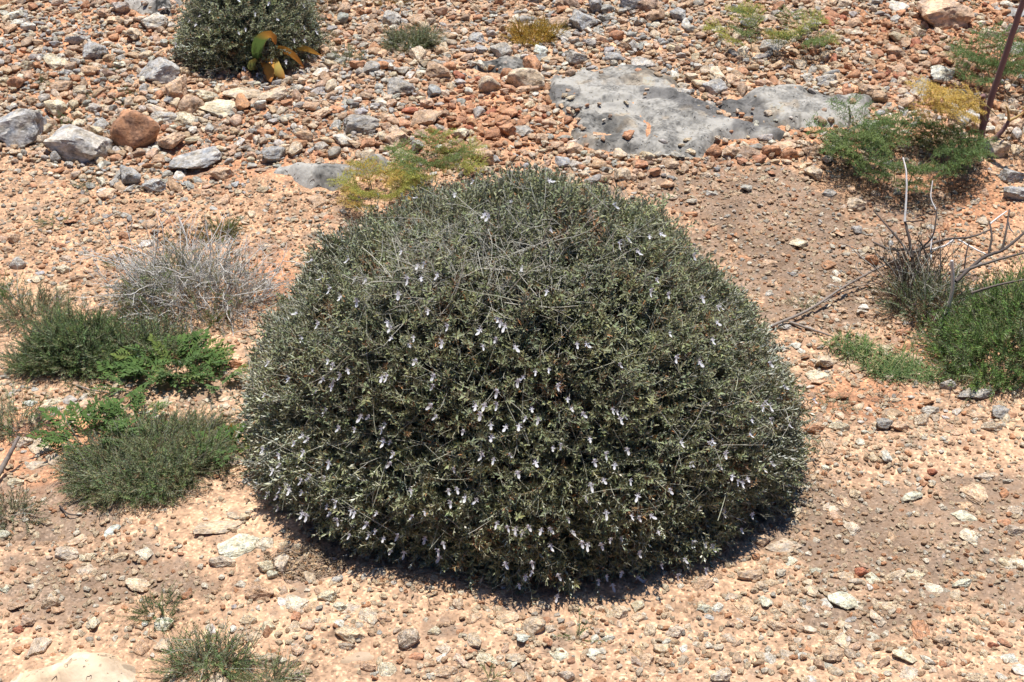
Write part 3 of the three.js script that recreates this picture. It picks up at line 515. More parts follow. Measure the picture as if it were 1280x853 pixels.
function domeShrub(name, root, o, label) {
  const t = thing(name, root, label, 'shrub'), r = mulberry(o.seed * 101 + 7), lists = shrubShoots.map(() => []), brown = brownShoots.map(() => []), pale = paleTwigs.map(() => []), grey = greyTwigs.map(() => []);
  for (let i = 0; i < o.n; i++) {
    const y = mix(-0.03, 1, Math.pow(r(), 1.05)), a = rr(0, 6.2832, r), s = Math.sqrt(Math.max(0, 1 - y * y)), d = V(s * Math.cos(a), Math.max(0.0, y), s * Math.sin(a)).normalize(), p = domePoint(d, o);
    const axis = V(d.x, d.y * 0.9 + 0.30 * smooth(d.y, 0.1, 0.6), d.z).addScaledVector(dirRand(r), 0.62).normalize(), depth = Math.pow(r(), 1.8) * 0.085 - (r() < 0.05 ? rr(0.012, 0.045, r) : 0.010), k = rr(0.75, 1.2, r);
    p.addScaledVector(d, -depth).addScaledVector(axis, -0.055 * k);
    if (p.y < 0.006) { p.y = 0.006 + r() * 0.01; axis.y = Math.abs(axis.y) + 0.1; axis.normalize(); }
    const patch = noise3(d.x * 4 + 3, d.y * 4, d.z * 4 + 9), f = rr(0.72, 1.28, r) * (1 + 0.18 * patch), tint = rgb(f * rr(0.95, 1.08, r), f, f * rr(0.88, 1.1, r));
    const isBrown = noise3(d.x * 9 + 20, d.y * 9, d.z * 9) > 0.36 ? r() < 0.5 : r() < 0.05;
    (isBrown ? brown[i % 2] : lists[i % lists.length]).push({ p, q: alongQ(axis, rr(0, 6.283, r)), s: k, c: tint });
  }
  const dry = o.dry ?? 0;
  for (let i = 0; i < dry; i++) {
    const y = Math.pow(r(), 0.75), a = rr(0, 6.2832, r), s = Math.sqrt(Math.max(0, 1 - y * y)), d = V(s * Math.cos(a), Math.max(0.02, y), s * Math.sin(a)).normalize(), p = domePoint(d, o), axis = V().copy(d).multiplyScalar(0.75).add(V(0, 0.15, 0)).addScaledVector(dirRand(r), 0.95).normalize(), k = rr(0.35, 1.0, r), f = rr(0.7, 1.15, r);
    pale[i % pale.length].push({ p: p.addScaledVector(d, rr(-0.03, 0.012, r)).addScaledVector(axis, -0.07 * k), q: alongQ(axis, rr(0, 6.283, r)), s: k, c: rgb(f, f, f) });
  }
  for (let i = 0; i < (o.grey ?? 0); i++) {       // bare grey twigs in the crown's dead patch
    const d = V(-0.14 + 0.32 * gauss(r), 0.86, 0.28 + 0.24 * gauss(r)).normalize(), p = domePoint(d, o), axis = V().copy(d).multiplyScalar(0.5).addScaledVector(dirRand(r), 0.9).normalize(), k = rr(0.5, 1.1, r), f = rr(0.75, 1.1, r);
    grey[i % grey.length].push({ p: p.addScaledVector(d, rr(-0.03, 0.008, r)).addScaledVector(axis, -0.05 * k), q: alongQ(axis, rr(0, 6.283, r)), s: k, c: rgb(f, f, f) });
  }
  for (let i = 0; i < o.branches; i++) {
    const a = i * 2.4 + rr(-0.3, 0.3, r), e = rr(0.25, 1.45, r), m = part('branch', woody[i % woody.length], twigMat, t);
    m.quaternion.copy(alongQ(V(Math.sin(e) * Math.cos(a), Math.cos(e) + 0.06, Math.sin(e) * Math.sin(a)).normalize(), rr(0, 6, r))); m.scale.setScalar(o.R * rr(1.7, 2.1, r)); m.position.set(0.03 * Math.cos(a), -0.02, 0.03 * Math.sin(a));
  }
  lists.forEach((l, k) => copies('foliage', shrubShoots[k], leafMat, l, t)); brown.forEach((l, k) => copies('browned_foliage', brownShoots[k], leafMat, l, t));
  pale.forEach((l, k) => copies('dry_stems', paleTwigs[k], twigMat, l, t)); grey.forEach((l, k) => copies('dead_twigs', greyTwigs[k], twigMat, l, t));
  return t;
}
function addFlower(t, o, hit, r) {
  const [c, d] = hit, m = part('flower', flowers[Math.floor(r() * flowers.length)], petalMat, t), n = V(d.x, d.y * 0.35, d.z); if (n.lengthSq() < 0.02) n.set(0, 0.2, 1);
  n.add(V(rr(-0.5, 0.5, r), rr(-0.1, 0.2, r), rr(0, 0.5, r))).normalize();
  const f = V(n.x, 0, n.z).normalize(), q = new THREE.Quaternion().setFromUnitVectors(V(0, 0, 1), f);
  m.quaternion.copy(q).multiply(Q2.setFromEuler(new THREE.Euler(rr(-0.5, 0.25, r) - 0.35 * d.y, 0, rr(-0.55, 0.55, r))));
  m.position.copy(c).addScaledVector(d, rr(0.012, 0.026, r)); m.scale.setScalar(rr(0.66, 1.0, r));
}
{
  const root = at(651, 536); root.y = ground(root.x, root.z);
  const o = { R: 0.50, sx: 0.995, sy: 0.925, sz: 0.835, seed: 3, n: 24500, dry: 3200, grey: 330, branches: 26, lift: 0.0, slope: 0.13 };
  const t = domeShrub('flowering_shrub', root, o, 'large dome-shaped grey-green shrub dotted with pale lilac-white flowers on bare stony soil'), r = mulberry(991);
  // flowers where the photograph shows them: corner of a detail, then positions within it at 2.972 times
  const spots = [
    [425, 283, '775 45 1055 62 1135 62 1165 65 1020 90 1085 122 250 125 60 152 300 165 325 160 375 205 270 215 320 220 90 228 125 228 675 178 240 275 40 290 95 300 345 335 190 370 205 385 600 375 530 405 410 380 280 440 210 425 395 445 305 510 650 460 585 430 540 460 1130 262 1190 275 1155 218 765 268 1200 410 1215 500 870 450 900 455 1020 520 365 560 360 595 185 570 205 565 40 560 725 550 770 540 680 570 660 575 800 595 835 645 590 615 545 665 515 670 530 695 565 735 620 745 665 740 470 755 710 680 690 710 735 715 360 665 370 705 185 735 30 745 80 750 190 795 205 795 230 835 105 705 135 705 850 680 1015 690 1020 715 1000 680 915 785 815 805 785 820 1235 800 970 835 630 840 590 365 615 385 290 425 275 455'],
    [425, 566, '430 50 205 30 575 15 445 120 475 155 280 130 295 210 165 205 125 245 165 265 130 290 70 280 20 365 5 370 240 280 330 300 400 305 210 340 262 340 380 365 350 520 585 240 650 265 675 270 745 265 775 265 855 270 885 305 955 310 985 292 1030 300 905 155 920 105 965 90 1060 215 1095 225 1130 215 1155 270 1090 150 1065 95 1005 35 930 20 975 205 1090 345 1030 415 1105 440 1085 435 1245 365 950 450 980 440 690 430 710 410 665 460 800 415 710 375 615 380 800 500 605 480 400 465 1230 430 1270 30 60 205 25 225'],
    [0, 283, '1185 150 1225 215 1255 250 1005 285 975 390 1130 340 1205 370 1165 435 1035 515 1120 575 1265 520 1265 575 1235 575 1035 630 915 655 1230 690 1165 775 1180 785 1030 820 1170 830 1025 235 985 385'],
    [850, 283, '125 312 98 322 95 380 80 440 45 515 45 290 25 130 240 250 370 395 390 432 260 670 285 660 305 715 215 770 370 740 90 795 80 800 135 835 440 650 350 600 300 515 270 655 295 670'],
    [0, 566, '1080 35 1155 90 1185 75 1100 110 1115 125 1080 125 1070 150 1035 205 1085 240 1160 210 1180 210 1195 265 1240 185 1265 205 940 65 945 25 1040 60 1060 345 1270 370 1250 30 1150 135 1040 135 1090 235'],
    [850, 566, '10 30 120 40 305 30 50 190 195 100 225 210 170 80 180 260 185 95'], [425, 0, '505 715 435 765 560 840 770 720 545 830 210 740 300 770 420 800 640 790 900 690 1000 800'],
  ];
  for (const [x0, y0, s] of spots) { const q = s.split(' ').map(Number); for (let i = 0; i < q.length; i += 2) { const h = domeHit(root, o, x0 + q[i] / 2.972, y0 + q[i + 1] / 2.972); if (h) addFlower(t, o, h, r); } }
  for (let i = 0, k = 0; k < 46 && i < 400; i++) { const h = domeHit(root, o, 640 + 330 * rr(-1, 1, r), mix(300, 735, Math.sqrt(r()))); if (h) { addFlower(t, o, h, r); k++; } }
  // the longest straw-coloured stems that lie across the crown, each a part
  for (let i = 0; i < 46; i++) {
    const y = mix(0.1, 0.98, r()), a = rr(-0.4, 3.54, r), s = Math.sqrt(1 - y * y), d = V(s * Math.cos(a), y, s * Math.sin(a)), p = domePoint(d, o), axis = V(0, 0.2, 0).addScaledVector(d, 0.35).addScaledVector(dirRand(r), 0.9).normalize();
    const m = part('straw_stem', paleTwigs[i % paleTwigs.length], twigMat, t); m.quaternion.copy(alongQ(axis, rr(0, 6, r))); m.scale.set(0.9, rr(0.8, 1.4, r), 0.9); m.position.copy(p).addScaledVector(d, rr(0.002, 0.014, r)).addScaledVector(axis, -0.06);
  }
}
{
  const root = at(312, 63); root.y = ground(root.x, root.z);
  const o = { R: 0.20, sx: 1.0, sy: 1.12, sz: 0.92, seed: 8, n: 4200, dry: 160, branches: 12, lift: 0 };
  const t = domeShrub('flowering_shrub', root, o, 'smaller dark rounded shrub with white flowers beside a pale bedrock block'), r = mulberry(417);
  for (let i = 0; i < 24; i++) { const h = domeHit(root, o, rr(222, 392, r), rr(2, 98, r)); if (h) addFlower(t, o, h, r); }
}

{ // fallen leaves, bits of twig and chaff below the shrubs
  const bits = [0, 1, 2].map((i) => { const r = mulberry(i + 70), m = new Mesher(); if (i < 2) m.leaf(V(-0.005, 0, 0), V(1, 0.1, 0), V(0, 1, 0.2), 0.010, 0.0034, i ? [0.30, 0.17, 0.085] : [0.40, 0.28, 0.16], null, { fold: 0.3, curl: 0.2 }); else m.tube([V(-0.012, 0, 0), V(0, 0.002, 0.002), V(0.014, 0, 0)], 0.0008, 0.0005, [0.34, 0.25, 0.17], [0.4, 0.32, 0.22], 3); return m.build(); }), lists = bits.map(() => []), r = mulberry(3131), e3 = new THREE.Euler();
  for (const [x, y, R, sz, n] of [[651, 536, 0.515, 0.86, 3800], [312, 63, 0.21, 0.9, 350], [188, 582, 0.16, 0.9, 400], [241, 385, 0.16, 0.8, 420], [1165, 400, 0.12, 0.8, 420], [1268, 440, 0.2, 0.9, 300], [1135, 230, 0.14, 0.7, 300], [380, 705, 0.07, 0.6, 420]]) {
    const c = at(x, y);
    for (let i = 0; i < n; i++) { const a = rr(0, 6.283, r), q = R * (R > 0.1 ? 1 + 0.13 * gauss(r) : Math.sqrt(r())) * (0.92 + 0.12 * noise2(Math.cos(a) * 3, Math.sin(a) * 3, 6)), X = c.x + Math.cos(a) * q, Z = c.z + Math.sin(a) * q * sz; e3.set(rr(-0.6, 0.6, r), rr(0, 6.28, r), rr(-0.6, 0.6, r)); const f = rr(0.6, 1.3, r); lists[i % 3].push({ p: V(X, ground(X, Z) + 0.003, Z), q: new THREE.Quaternion().setFromEuler(e3), s: rr(0.6, 1.3, r), c: rgb(f, f, f) }); }
  }
  const t = new THREE.Group(); t.name = 'leaf_litter'; t.userData.kind = 'stuff'; t.userData.label = 'brown fallen leaves and chaff scattered below the shrubs'; t.userData.category = 'litter'; scene.add(t);
  lists.forEach((l, k) => copies('litter', bits[k], twigMat, l, t));
}

// ---------------------------------------------------------------- low plants
const needle = (s, top, stem, o = {}) => Array.from({ length: 4 }, (_, i) => shoot(s + i, { top, under: null, stem, len: 0.055 + 0.006 * i, pairs: 15, L: 0.0085, W: 0.0014, spread: 0.75, bend: 0.35, start: 0.1, fold: 0.15, odd: 0.05, oddColor: [0.30, 0.25, 0.12], stemR: 0.0008, ...o }));
const KIND = {
  green: needle(120, [0.195, 0.280, 0.100], [0.20, 0.20, 0.11]), greyish: needle(130, [0.275, 0.310, 0.160], [0.38, 0.35, 0.25], { odd: 0.12 }), lush: needle(140, [0.175, 0.285, 0.072], [0.16, 0.19, 0.08]),
  brown: needle(150, [0.20, 0.125, 0.065], [0.24, 0.17, 0.11], { pairs: 9 }), yellow: needle(160, [0.52, 0.34, 0.06], [0.36, 0.24, 0.08], { len: 0.05 }), dark: needle(170, [0.150, 0.205, 0.092], [0.2, 0.18, 0.12]),
  purple: needle(180, [0.085, 0.062, 0.066], [0.20, 0.16, 0.15], { pairs: 8 }), fern: needle(190, [0.090, 0.165, 0.050], [0.2, 0.22, 0.1], { W: 0.0022, pairs: 11, spread: 1.0 }), moss: needle(195, [0.17, 0.175, 0.05], [0.25, 0.2, 0.09], { len: 0.035, pairs: 10 }),
};
const PLANTS = 'small plants among the stones';
// tuft: leafy shoots from a low base; w and h are its size in photograph pixels
function tuft(name, px, py, w, h, label, category, { kinds, n, rise = 0.5, flat = 0.4, size = 1, group, twigs = 0, twigSet = greyTwigs, mat = softLeafMat, depth }) {
  const root = at(px, py); root.y = ground(root.x, root.z);
  const k = scaleAt(root), rx = w / k / 2, down = Math.asin((CAM.y - root.y) / CAM.distanceTo(root)), tall = h / k * rise / Math.cos(down), rz = depth ? depth : clamp((h / k - tall * Math.cos(down)) / Math.sin(down) / 2, rx * 0.35, rx * 1.3);
  const t = thing(name, root, label, category, group), r = mulberry(Math.round(px * 7 + py * 13)), total = kinds.reduce((s, e) => s + e[1], 0), lists = new Map();
  for (let i = 0; i < n; i++) {
    const a = rr(0, 6.283, r), q = Math.sqrt(r()), wob = 0.82 + 0.3 * noise2(Math.cos(a) * 1.7 + px, Math.sin(a) * 1.7 + py, 5), x = Math.cos(a) * q * wob, z = Math.sin(a) * q * wob, dome = Math.sqrt(Math.max(0, 1 - q * q * 0.95)) * (0.75 + 0.4 * noise2(x * 2.5 + px, z * 2.5 + py, 9));
    const s = size * rr(0.7, 1.25, r), axis = V(x * (0.6 + flat), 1 - flat * 0.75 * q, z * (0.6 + flat)).addScaledVector(dirRand(r), 0.35 + flat * 0.5).normalize(); axis.y = Math.max(axis.y, 0.08); axis.normalize();
    const X = root.x + x * rx, Z = root.z + z * rz, p = V(x * rx, ground(X, Z) - root.y + Math.max(0, tall * dome * Math.pow(r(), 0.5) - 0.045 * s), z * rz);
    let u = r() * total, e = kinds[0]; for (const f of kinds) { if (u < f[1]) { e = f; break; } u -= f[1]; }
    if (e[2] && !e[2](x, z)) e = kinds[0];
    const g = KIND[e[0]][i % 4], f = rr(0.75, 1.25, r);
    (lists.get(g) ?? lists.set(g, []).get(g)).push({ p, q: alongQ(axis, rr(0, 6.28, r)), s, c: rgb(f * rr(0.92, 1.1, r), f, f * rr(0.85, 1.1, r)) });
  }
  for (const [g, l] of lists) copies('foliage', g, mat, l, t);
  for (let i = 0; i < twigs; i++) {
    const a = rr(0, 6.283, r), q = Math.sqrt(r()) * 0.85, m = part('dry_twig', twigSet[i % twigSet.length], twigMat, t), axis = V(Math.cos(a) * q, 0.75, Math.sin(a) * q).addScaledVector(dirRand(r), 0.6).normalize(); axis.y = Math.abs(axis.y) * 0.9 + 0.05; axis.normalize();
    m.quaternion.copy(alongQ(axis, rr(0, 6, r))); m.scale.setScalar(rr(0.6, 1.2, r) * Math.max(0.5, size)); m.position.set(Math.cos(a) * q * rx, tall * 0.45 * r(), Math.sin(a) * q * rz);
  }
  return t;
}
tuft('cushion_plant', 98, 448, 165, 100, 'dark green needle-leaved cushion plant in front of the silvery dead twig bush', 'plant', { kinds: [['green', 6], ['dark', 3], ['greyish', 2]], n: 1700, rise: 0.55, flat: 0.35, size: 0.85 });
tuft('cushion_plant', 188, 582, 200, 140, 'wide sprawling grey-green mat plant touching the big flowering shrub', 'plant', { kinds: [['greyish', 6], ['dark', 2], ['green', 3], ['brown', 0.5]], n: 2300, rise: 0.24, flat: 0.8, size: 0.75, twigs: 10, twigSet: paleTwigs });
tuft('cushion_plant', 1278, 436, 230, 205, 'lush green cushion plant under bare dark branches', 'plant', { kinds: [['lush', 7], ['green', 4], ['greyish', 2]], n: 2100, rise: 0.46, flat: 0.4 });
tuft('cushion_plant', 1165, 388, 110, 90, 'dull grey-green scrubby plant at the foot of the bare branches', 'plant', { kinds: [['dark', 5], ['greyish', 2], ['brown', 3], ['purple', 2]], n: 460, rise: 0.45, flat: 0.4, twigs: 34, twigSet: greyTwigs });
tuft('cushion_plant', 40, 398, 105, 48, 'low patchy brownish green plant behind the dark green cushion', 'plant', { kinds: [['greyish', 5], ['dark', 3], ['brown', 3]], n: 210, rise: 0.35, flat: 0.6, size: 0.8, twigs: 6 });
tuft('cushion_plant', 190, 440, 90, 55, 'dull olive sprigs between the needle cushion and the dead twig bush', 'plant', { kinds: [['greyish', 5], ['brown', 1], ['dark', 3]], n: 200, rise: 0.5, flat: 0.4 });
tuft('cushion_plant', 22, 532, 70, 55, 'sparse grey-green plant with pale leaves behind a dark purple dead tuft', 'plant', { kinds: [['greyish', 5], ['fern', 3]], n: 90, rise: 0.4, flat: 0.6, size: 0.8, twigs: 3 });
tuft('dead_tuft', 48, 538, 44, 30, 'dark purple-grey withered tuft on orange soil', 'plant', { kinds: [['purple', 5]], n: 60, rise: 0.5, flat: 0.7, size: 0.55 });
tuft('cushion_plant', 10, 648, 62, 46, 'dark green scruffy tuft on sandy soil near the grey curved stick', 'plant', { kinds: [['dark', 5], ['greyish', 3], ['brown', 2]], n: 80, rise: 0.45, flat: 0.7, size: 0.7, twigs: 5 });
tuft('twiggy_tuft', 262, 832, 96, 64, 'twiggy grey-green tuft beside the cream flat slab', 'plant', { kinds: [['greyish', 4], ['green', 5], ['brown', 1]], n: 210, rise: 0.55, flat: 0.6, size: 0.72, twigs: 26, twigSet: paleTwigs });
tuft('twiggy_tuft', 338, 850, 64, 30, 'small spiky green tuft next to the twiggy grey-green one', 'plant', { kinds: [['greyish', 4], ['green', 5]], n: 80, rise: 0.5, flat: 0.7, size: 0.6, twigs: 8, twigSet: paleTwigs });
tuft('small_sprig', 197, 768, 50, 42, 'small ferny green sprig with a whitish stone leaning on it', 'plant', { kinds: [['fern', 5], ['dark', 2]], n: 70, rise: 0.3, flat: 0.85, size: 0.5 });
tuft('small_sprig', 217, 812, 22, 28, 'tiny green sprig tucked between cream stones', 'plant', { kinds: [['fern', 5]], n: 14, rise: 0.5, flat: 0.6, size: 0.5 });
tuft('grey_tuft', 513, 56, 76, 30, 'low grey-green tuft among grey stones', 'plant', { kinds: [['greyish', 3], ['moss', 3], ['dark', 3]], n: 420, rise: 0.55, flat: 0.6, size: 0.8, twigs: 24 });
tuft('yellow_tuft', 665, 48, 62, 30, 'orange-yellow dry feathery tuft among scree', 'plant', { kinds: [['yellow', 6]], n: 300, rise: 0.5, flat: 0.6, size: 0.85 });
tuft('yellow_tuft', 700, 38, 22, 14, 'small olive tuft beside the orange-yellow tuft', 'plant', { kinds: [['moss', 6]], n: 50, rise: 0.5, flat: 0.7, size: 0.7 });
tuft('cushion_plant', 434, 74, 52, 20, 'low dark green tuft beside the dark rounded shrub', 'plant', { kinds: [['dark', 3], ['greyish', 3]], n: 60, rise: 0.5, flat: 0.6, size: 0.6 });
tuft('cushion_plant', 392, 52, 40, 34, 'dull grey-green fringe at the foot of the dark rounded shrub', 'plant', { kinds: [['greyish', 3], ['dark', 3], ['moss', 1]], n: 80, rise: 0.55, flat: 0.6, size: 0.6 });
tuft('dry_moss', 148, 172, 34, 52, 'brown dry moss clump against the orange-brown boulder', 'plant', { kinds: [['brown', 5]], n: 90, rise: 0.4, flat: 0.8, size: 0.5 });
tuft('dry_moss', 132, 88, 46, 30, 'brown withered clump on scree by grey stones', 'plant', { kinds: [['brown', 5], ['greyish', 1]], n: 60, rise: 0.4, flat: 0.8, size: 0.5 });
tuft('dry_moss', 1266, 186, 44, 32, 'rusty brown dry clump beside the cream stone at the stem', 'plant', { kinds: [['brown', 5]], n: 80, rise: 0.35, flat: 0.8, size: 0.6 });
tuft('dry_moss', 1192, 176, 50, 34, 'dark brown dead stalks beside the base of the tall stem', 'plant', { kinds: [['brown', 5], ['purple', 2]], n: 60, rise: 0.4, flat: 0.8, size: 0.55, twigs: 5 });
tuft('dry_moss', 408, 12, 50, 24, 'reddish brown low plant next to the dark rounded shrub', 'plant', { kinds: [['brown', 4], ['moss', 2]], n: 90, rise: 0.4, flat: 0.7, size: 0.65 });
tuft('dry_moss', 490, 3, 40, 14, 'orange-brown dry plant on the scree', 'plant', { kinds: [['yellow', 2], ['brown', 3]], n: 60, rise: 0.5, flat: 0.7, size: 0.65 });
tuft('dry_moss', 1085, 238, 120, 26, 'brown dead leaf litter under the green feathery plant', 'plant', { kinds: [['brown', 4], ['purple', 3]], n: 120, rise: 0.15, flat: 0.9, size: 0.6 });
tuft('dry_moss', 1180, 242, 90, 22, 'brown stubble beside the green feathery plant', 'plant', { kinds: [['brown', 4]], n: 80, rise: 0.2, flat: 0.9, size: 0.5 });
tuft('dry_moss', 232, 300, 70, 20, 'ochre brown moss behind the silvery dead twig bush', 'plant', { kinds: [['brown', 3], ['moss', 3]], n: 90, rise: 0.35, flat: 0.8, size: 0.6 });
tuft('moss_tuft', 279, 292, 54, 34, 'olive green mossy tuft behind the silvery dead twig bush', 'plant', { kinds: [['moss', 4], ['green', 2]], n: 130, rise: 0.45, flat: 0.7, size: 0.65 });
tuft('moss_tuft', 272, 405, 32, 28, 'yellow-green tuft at the foot of the silvery dead twig bush', 'plant', { kinds: [['moss', 3], ['lush', 4]], n: 40, rise: 0.5, flat: 0.6, size: 0.55 });
tuft('moss_tuft', 4, 372, 26, 36, 'bright green leafy tuft behind the patchy brownish plant', 'plant', { kinds: [['lush', 3], ['fern', 3]], n: 36, rise: 0.6, flat: 0.5, size: 0.7 });
tuft('red_stalk', 1104, 500, 26, 26, 'little reddish dead stalk standing by the grass patch', 'plant', { kinds: [['purple', 4], ['brown', 3]], n: 14, rise: 0.6, flat: 0.6, size: 0.5, twigs: 3 });
for (const [x, y, w, h, k, s] of [[160, 121, 26, 20, 'green', 'green weed between tan stones by the cream flat rock'], [76, 153, 28, 14, 'green', 'green weed beside the pointed blue-grey boulder'], [50, 108, 22, 12, 'dark', 'dark green weed in gravel behind the boulders'], [118, 122, 14, 12, 'dark', 'tiny weed behind the blocky boulder'],
  [70, 278, 30, 12, 'green', 'thin green weed in fine gravel'], [145, 333, 26, 11, 'green', 'low weed in fine gravel near the dead twig bush'], [640, 141, 14, 14, 'moss', 'small yellowish weed on red-orange rubble'], [1186, 58, 14, 10, 'green', 'tiny green weed on orange soil below the tan boulder'], [1224, 57, 12, 10, 'green', 'tiny green weed beside the tall stem'],
  [1212, 8, 14, 10, 'green', 'tiny weed just beside the tan boulder'], [1142, 46, 10, 8, 'green', 'tiny weed below the tan boulder near cream stones'], [1042, 506, 40, 24, 'greyish', 'thin green weed beside the big flowering shrub and orange stones'], [98, 488, 20, 12, 'fern', 'small weed in front of the dark green cushion'], [126, 500, 16, 12, 'fern', 'small weed beside a dry stick in gravel'], [1005, 385, 40, 20, 'greyish', 'sparse weed lying along the fallen grey branch'],
  [110, 230, 20, 14, 'dark', 'weed beside grey stones in front of the blocky boulder'], [722, 797, 12, 8, 'lush', 'lone tiny green leaf cluster on sand'], [613, 848, 12, 12, 'lush', 'tiny green seedling in gravel'], [432, 163, 40, 20, 'dark', 'dark weed by the pitted boulder']])
  tuft('weed', x, y, w, h, s, 'weed', { kinds: [[k, 1]], n: Math.round(8 + w * 0.5), rise: 0.4, flat: 0.8, size: 0.5, group: PLANTS });

// grass patch
{
  const blades = Array.from({ length: 3 }, (_, i) => { const r = mulberry(i + 900), m = new Mesher(); for (let k = 0; k < 7; k++) { const a = rr(0, 6.28, r), L = rr(0.02, 0.045, r), e = rr(0.3, 1.3, r); m.leaf(V(rr(-0.006, 0.006, r), 0, rr(-0.006, 0.006, r)), V(Math.sin(e) * Math.cos(a), Math.cos(e), Math.sin(e) * Math.sin(a)), V(0, 1, 0.01), L, 0.0018, vary(r() < 0.15 ? [0.42, 0.38, 0.2] : [0.145, 0.215, 0.070], 0.25, r), null, { fold: 0.15, curl: 0.3 }); } return m.build(); });
  const root = at(1108, 458), lists = blades.map(() => []), r = mulberry(55);
  for (const [x, y, w, h, n] of [[1118, 458, 60, 40, 120], [1060, 436, 60, 22, 55], [1155, 472, 40, 18, 30], [1085, 450, 60, 20, 30]]) for (let i = 0; i < n; i++) {
    const a = rr(0, 6.28, r), q = Math.sqrt(r()), p = at(x + Math.cos(a) * q * w / 2, y + Math.sin(a) * q * h / 2); p.y = ground(p.x, p.z); const f = rr(0.75, 1.25, r);
    lists[i % 3].push({ p: p.sub(root), q: alongQ(V(rr(-0.2, 0.2, r), 1, rr(-0.2, 0.2, r)).normalize(), rr(0, 6, r)), s: rr(0.7, 1.1, r), c: rgb(f, f, f * rr(0.85, 1.1, r)) });
  }
  const t = thing('grass_patch', root, 'short green grass patch on orange soil between the shrub and the lush cushion', 'grass'); t.userData.kind = 'stuff';
  lists.forEach((l, k) => copies('grass_blades', blades[k], softLeafMat, l, t));
}

// silvery dead twig bush, with some live green shoots in it
{
  const root = at(241, 378); root.y = ground(root.x, root.z);
  const t = thing('dead_twig_bush', root, 'silvery dead twig bush with a few green shoots, beside the big flowering shrub', 'bush'), r = mulberry(640), k = scaleAt(root), rx = 98 / k, tall = 0.155, rz = 0.12;
  const silver = Array.from({ length: 7 }, (_, i) => twigGeometry(700 + i, { len: 0.10 + 0.012 * i, r0: 0.0015, color: i % 2 ? [0.46, 0.42, 0.36] : [0.58, 0.54, 0.47], tipColor: [0.74, 0.70, 0.63], forks: 2, kink: 0.26 })), lists = silver.map(() => []), gl = KIND.green.map(() => []);
  const spot = (bias) => { const a = rr(0, 6.283, r), q = Math.sqrt(r()), x = Math.cos(a) * q, z = Math.sin(a) * q, axis = V(x * 0.8, 0.75, z * 0.8).addScaledVector(dirRand(r), 0.75).normalize(); axis.y = Math.abs(axis.y) * 0.85 + 0.04; axis.normalize(); return [x, z, V(x * rx * 0.88, Math.max(0, tall * Math.sqrt(1 - q * q * 0.9) * Math.pow(r(), 0.6) - bias), z * rz * 0.88), axis]; };
  for (let i = 0; i < 190; i++) { const [, , p, ax] = spot(0.04); const m = part('dry_twig', silver[i % 7], twigMat, t); m.position.copy(p); m.quaternion.copy(alongQ(ax, rr(0, 6, r))); m.scale.setScalar(rr(0.5, 0.95, r)); }
  for (let i = 0; i < 380; i++) { const [, , p, ax] = spot(0.06), f = rr(0.35, 0.75, r); lists[i % 7].push({ p, q: alongQ(ax, rr(0, 6, r)), s: rr(0.35, 0.7, r), c: rgb(f, f, f) }); }
  for (let i = 0; i < 620; i++) { const [x, , p, ax] = spot(0.045); if (x > -0.05 && r() < 0.75) continue; const f = rr(0.8, 1.25, r); (gl[i % 4]).push({ p, q: alongQ(ax, rr(0, 6, r)), s: rr(0.6, 0.95, r), c: rgb(f * 1.1, f, f) }); }
  lists.forEach((l, j) => copies('fine_twigs', silver[j], twigMat, l, t)); gl.forEach((l, j) => copies('green_shoots', KIND[j % 2 ? 'green' : 'greyish'][j], softLeafMat, l, t));
}

// plants with lobed leaves, each leaf a part
function lobedLeaf(seed, c, L = 0.07) {
  const r = mulberry(seed * 71 + 1), m = new Mesher(), n = 10, arch = rr(0.25, 0.5, r), P = (f) => V(0, L * (arch * Math.sin(f * 2.4)) , L * f);
  m.tube([P(0), P(0.33), P(0.66), P(0.95)], 0.0012, 0.0005, c.map((x) => x * 1.5), c.map((x) => x * 1.3), 3);
  for (let k = 1; k <= n; k++) { const f = k / (n + 0.4), w = L * 0.34 * Math.sin(0.5 + f * 2.35) * rr(0.8, 1.2, r); for (const s of [-1, 1]) { const col = vary(c, 0.22, r); m.leaf(P(f), V(s * 0.9, rr(-0.1, 0.5, r), rr(0.3, 0.8, r)).normalize(), V(0, 1, 0), w, w * 0.30, col, null, { fold: rr(-0.1, 0.25, r), curl: rr(-0.1, 0.3, r), wide: 0.55 }); m.leaf(P(f).addScaledVector(V(s * 0.9, 0.15, 0.55).normalize(), w * 0.45), V(s * 0.5, 0.2, 1).normalize(), V(0, 1, 0), w * 0.55, w * 0.2, col, null, { fold: 0.2 }); } }
  m.leaf(P(0.92), V(0, 0.1, 1), V(0, 1, 0), L * 0.26, L * 0.14, vary(c, 0.2, r), null, { fold: 0.2 });
  return m.build();
}
const lobed = [0, 1, 2, 3].map((i) => lobedLeaf(i + 1, [0.100, 0.170, 0.042])), lobedPale = [0, 1].map((i) => lobedLeaf(i + 9, [0.16, 0.21, 0.05]));
function rosette(px, py, n, size, label, w = 0.03) {
  const root = at(px, py); root.y = ground(root.x, root.z);
  const t = thing('lobed_plant', root, label, 'plant'), r = mulberry(px * 3 + py);
  for (let i = 0; i < n; i++) { const a = i * 2.4 + rr(-0.4, 0.4, r), q = Math.sqrt(r()) * w, m = part('leaf', i % 7 === 6 ? lobedPale[i % 2] : lobed[i % 4], softLeafMat, t); m.position.set(Math.sin(a) * q * 1.3, ground(root.x, root.z) - root.y + rr(0, 0.012, r), Math.cos(a) * q * 0.8); m.rotation.set(0, a, 0); m.rotateX(-rr(0.0, 0.75, r) * (1 - q / w * 0.6)); m.rotateZ(rr(-0.4, 0.4, r)); m.scale.setScalar(size * rr(0.75, 1.2, r)); }
  return t;
}
rosette(216, 466, 64, 0.74, 'bright green leafy plant with toothed lobes beside the dark green cushion', 0.055);
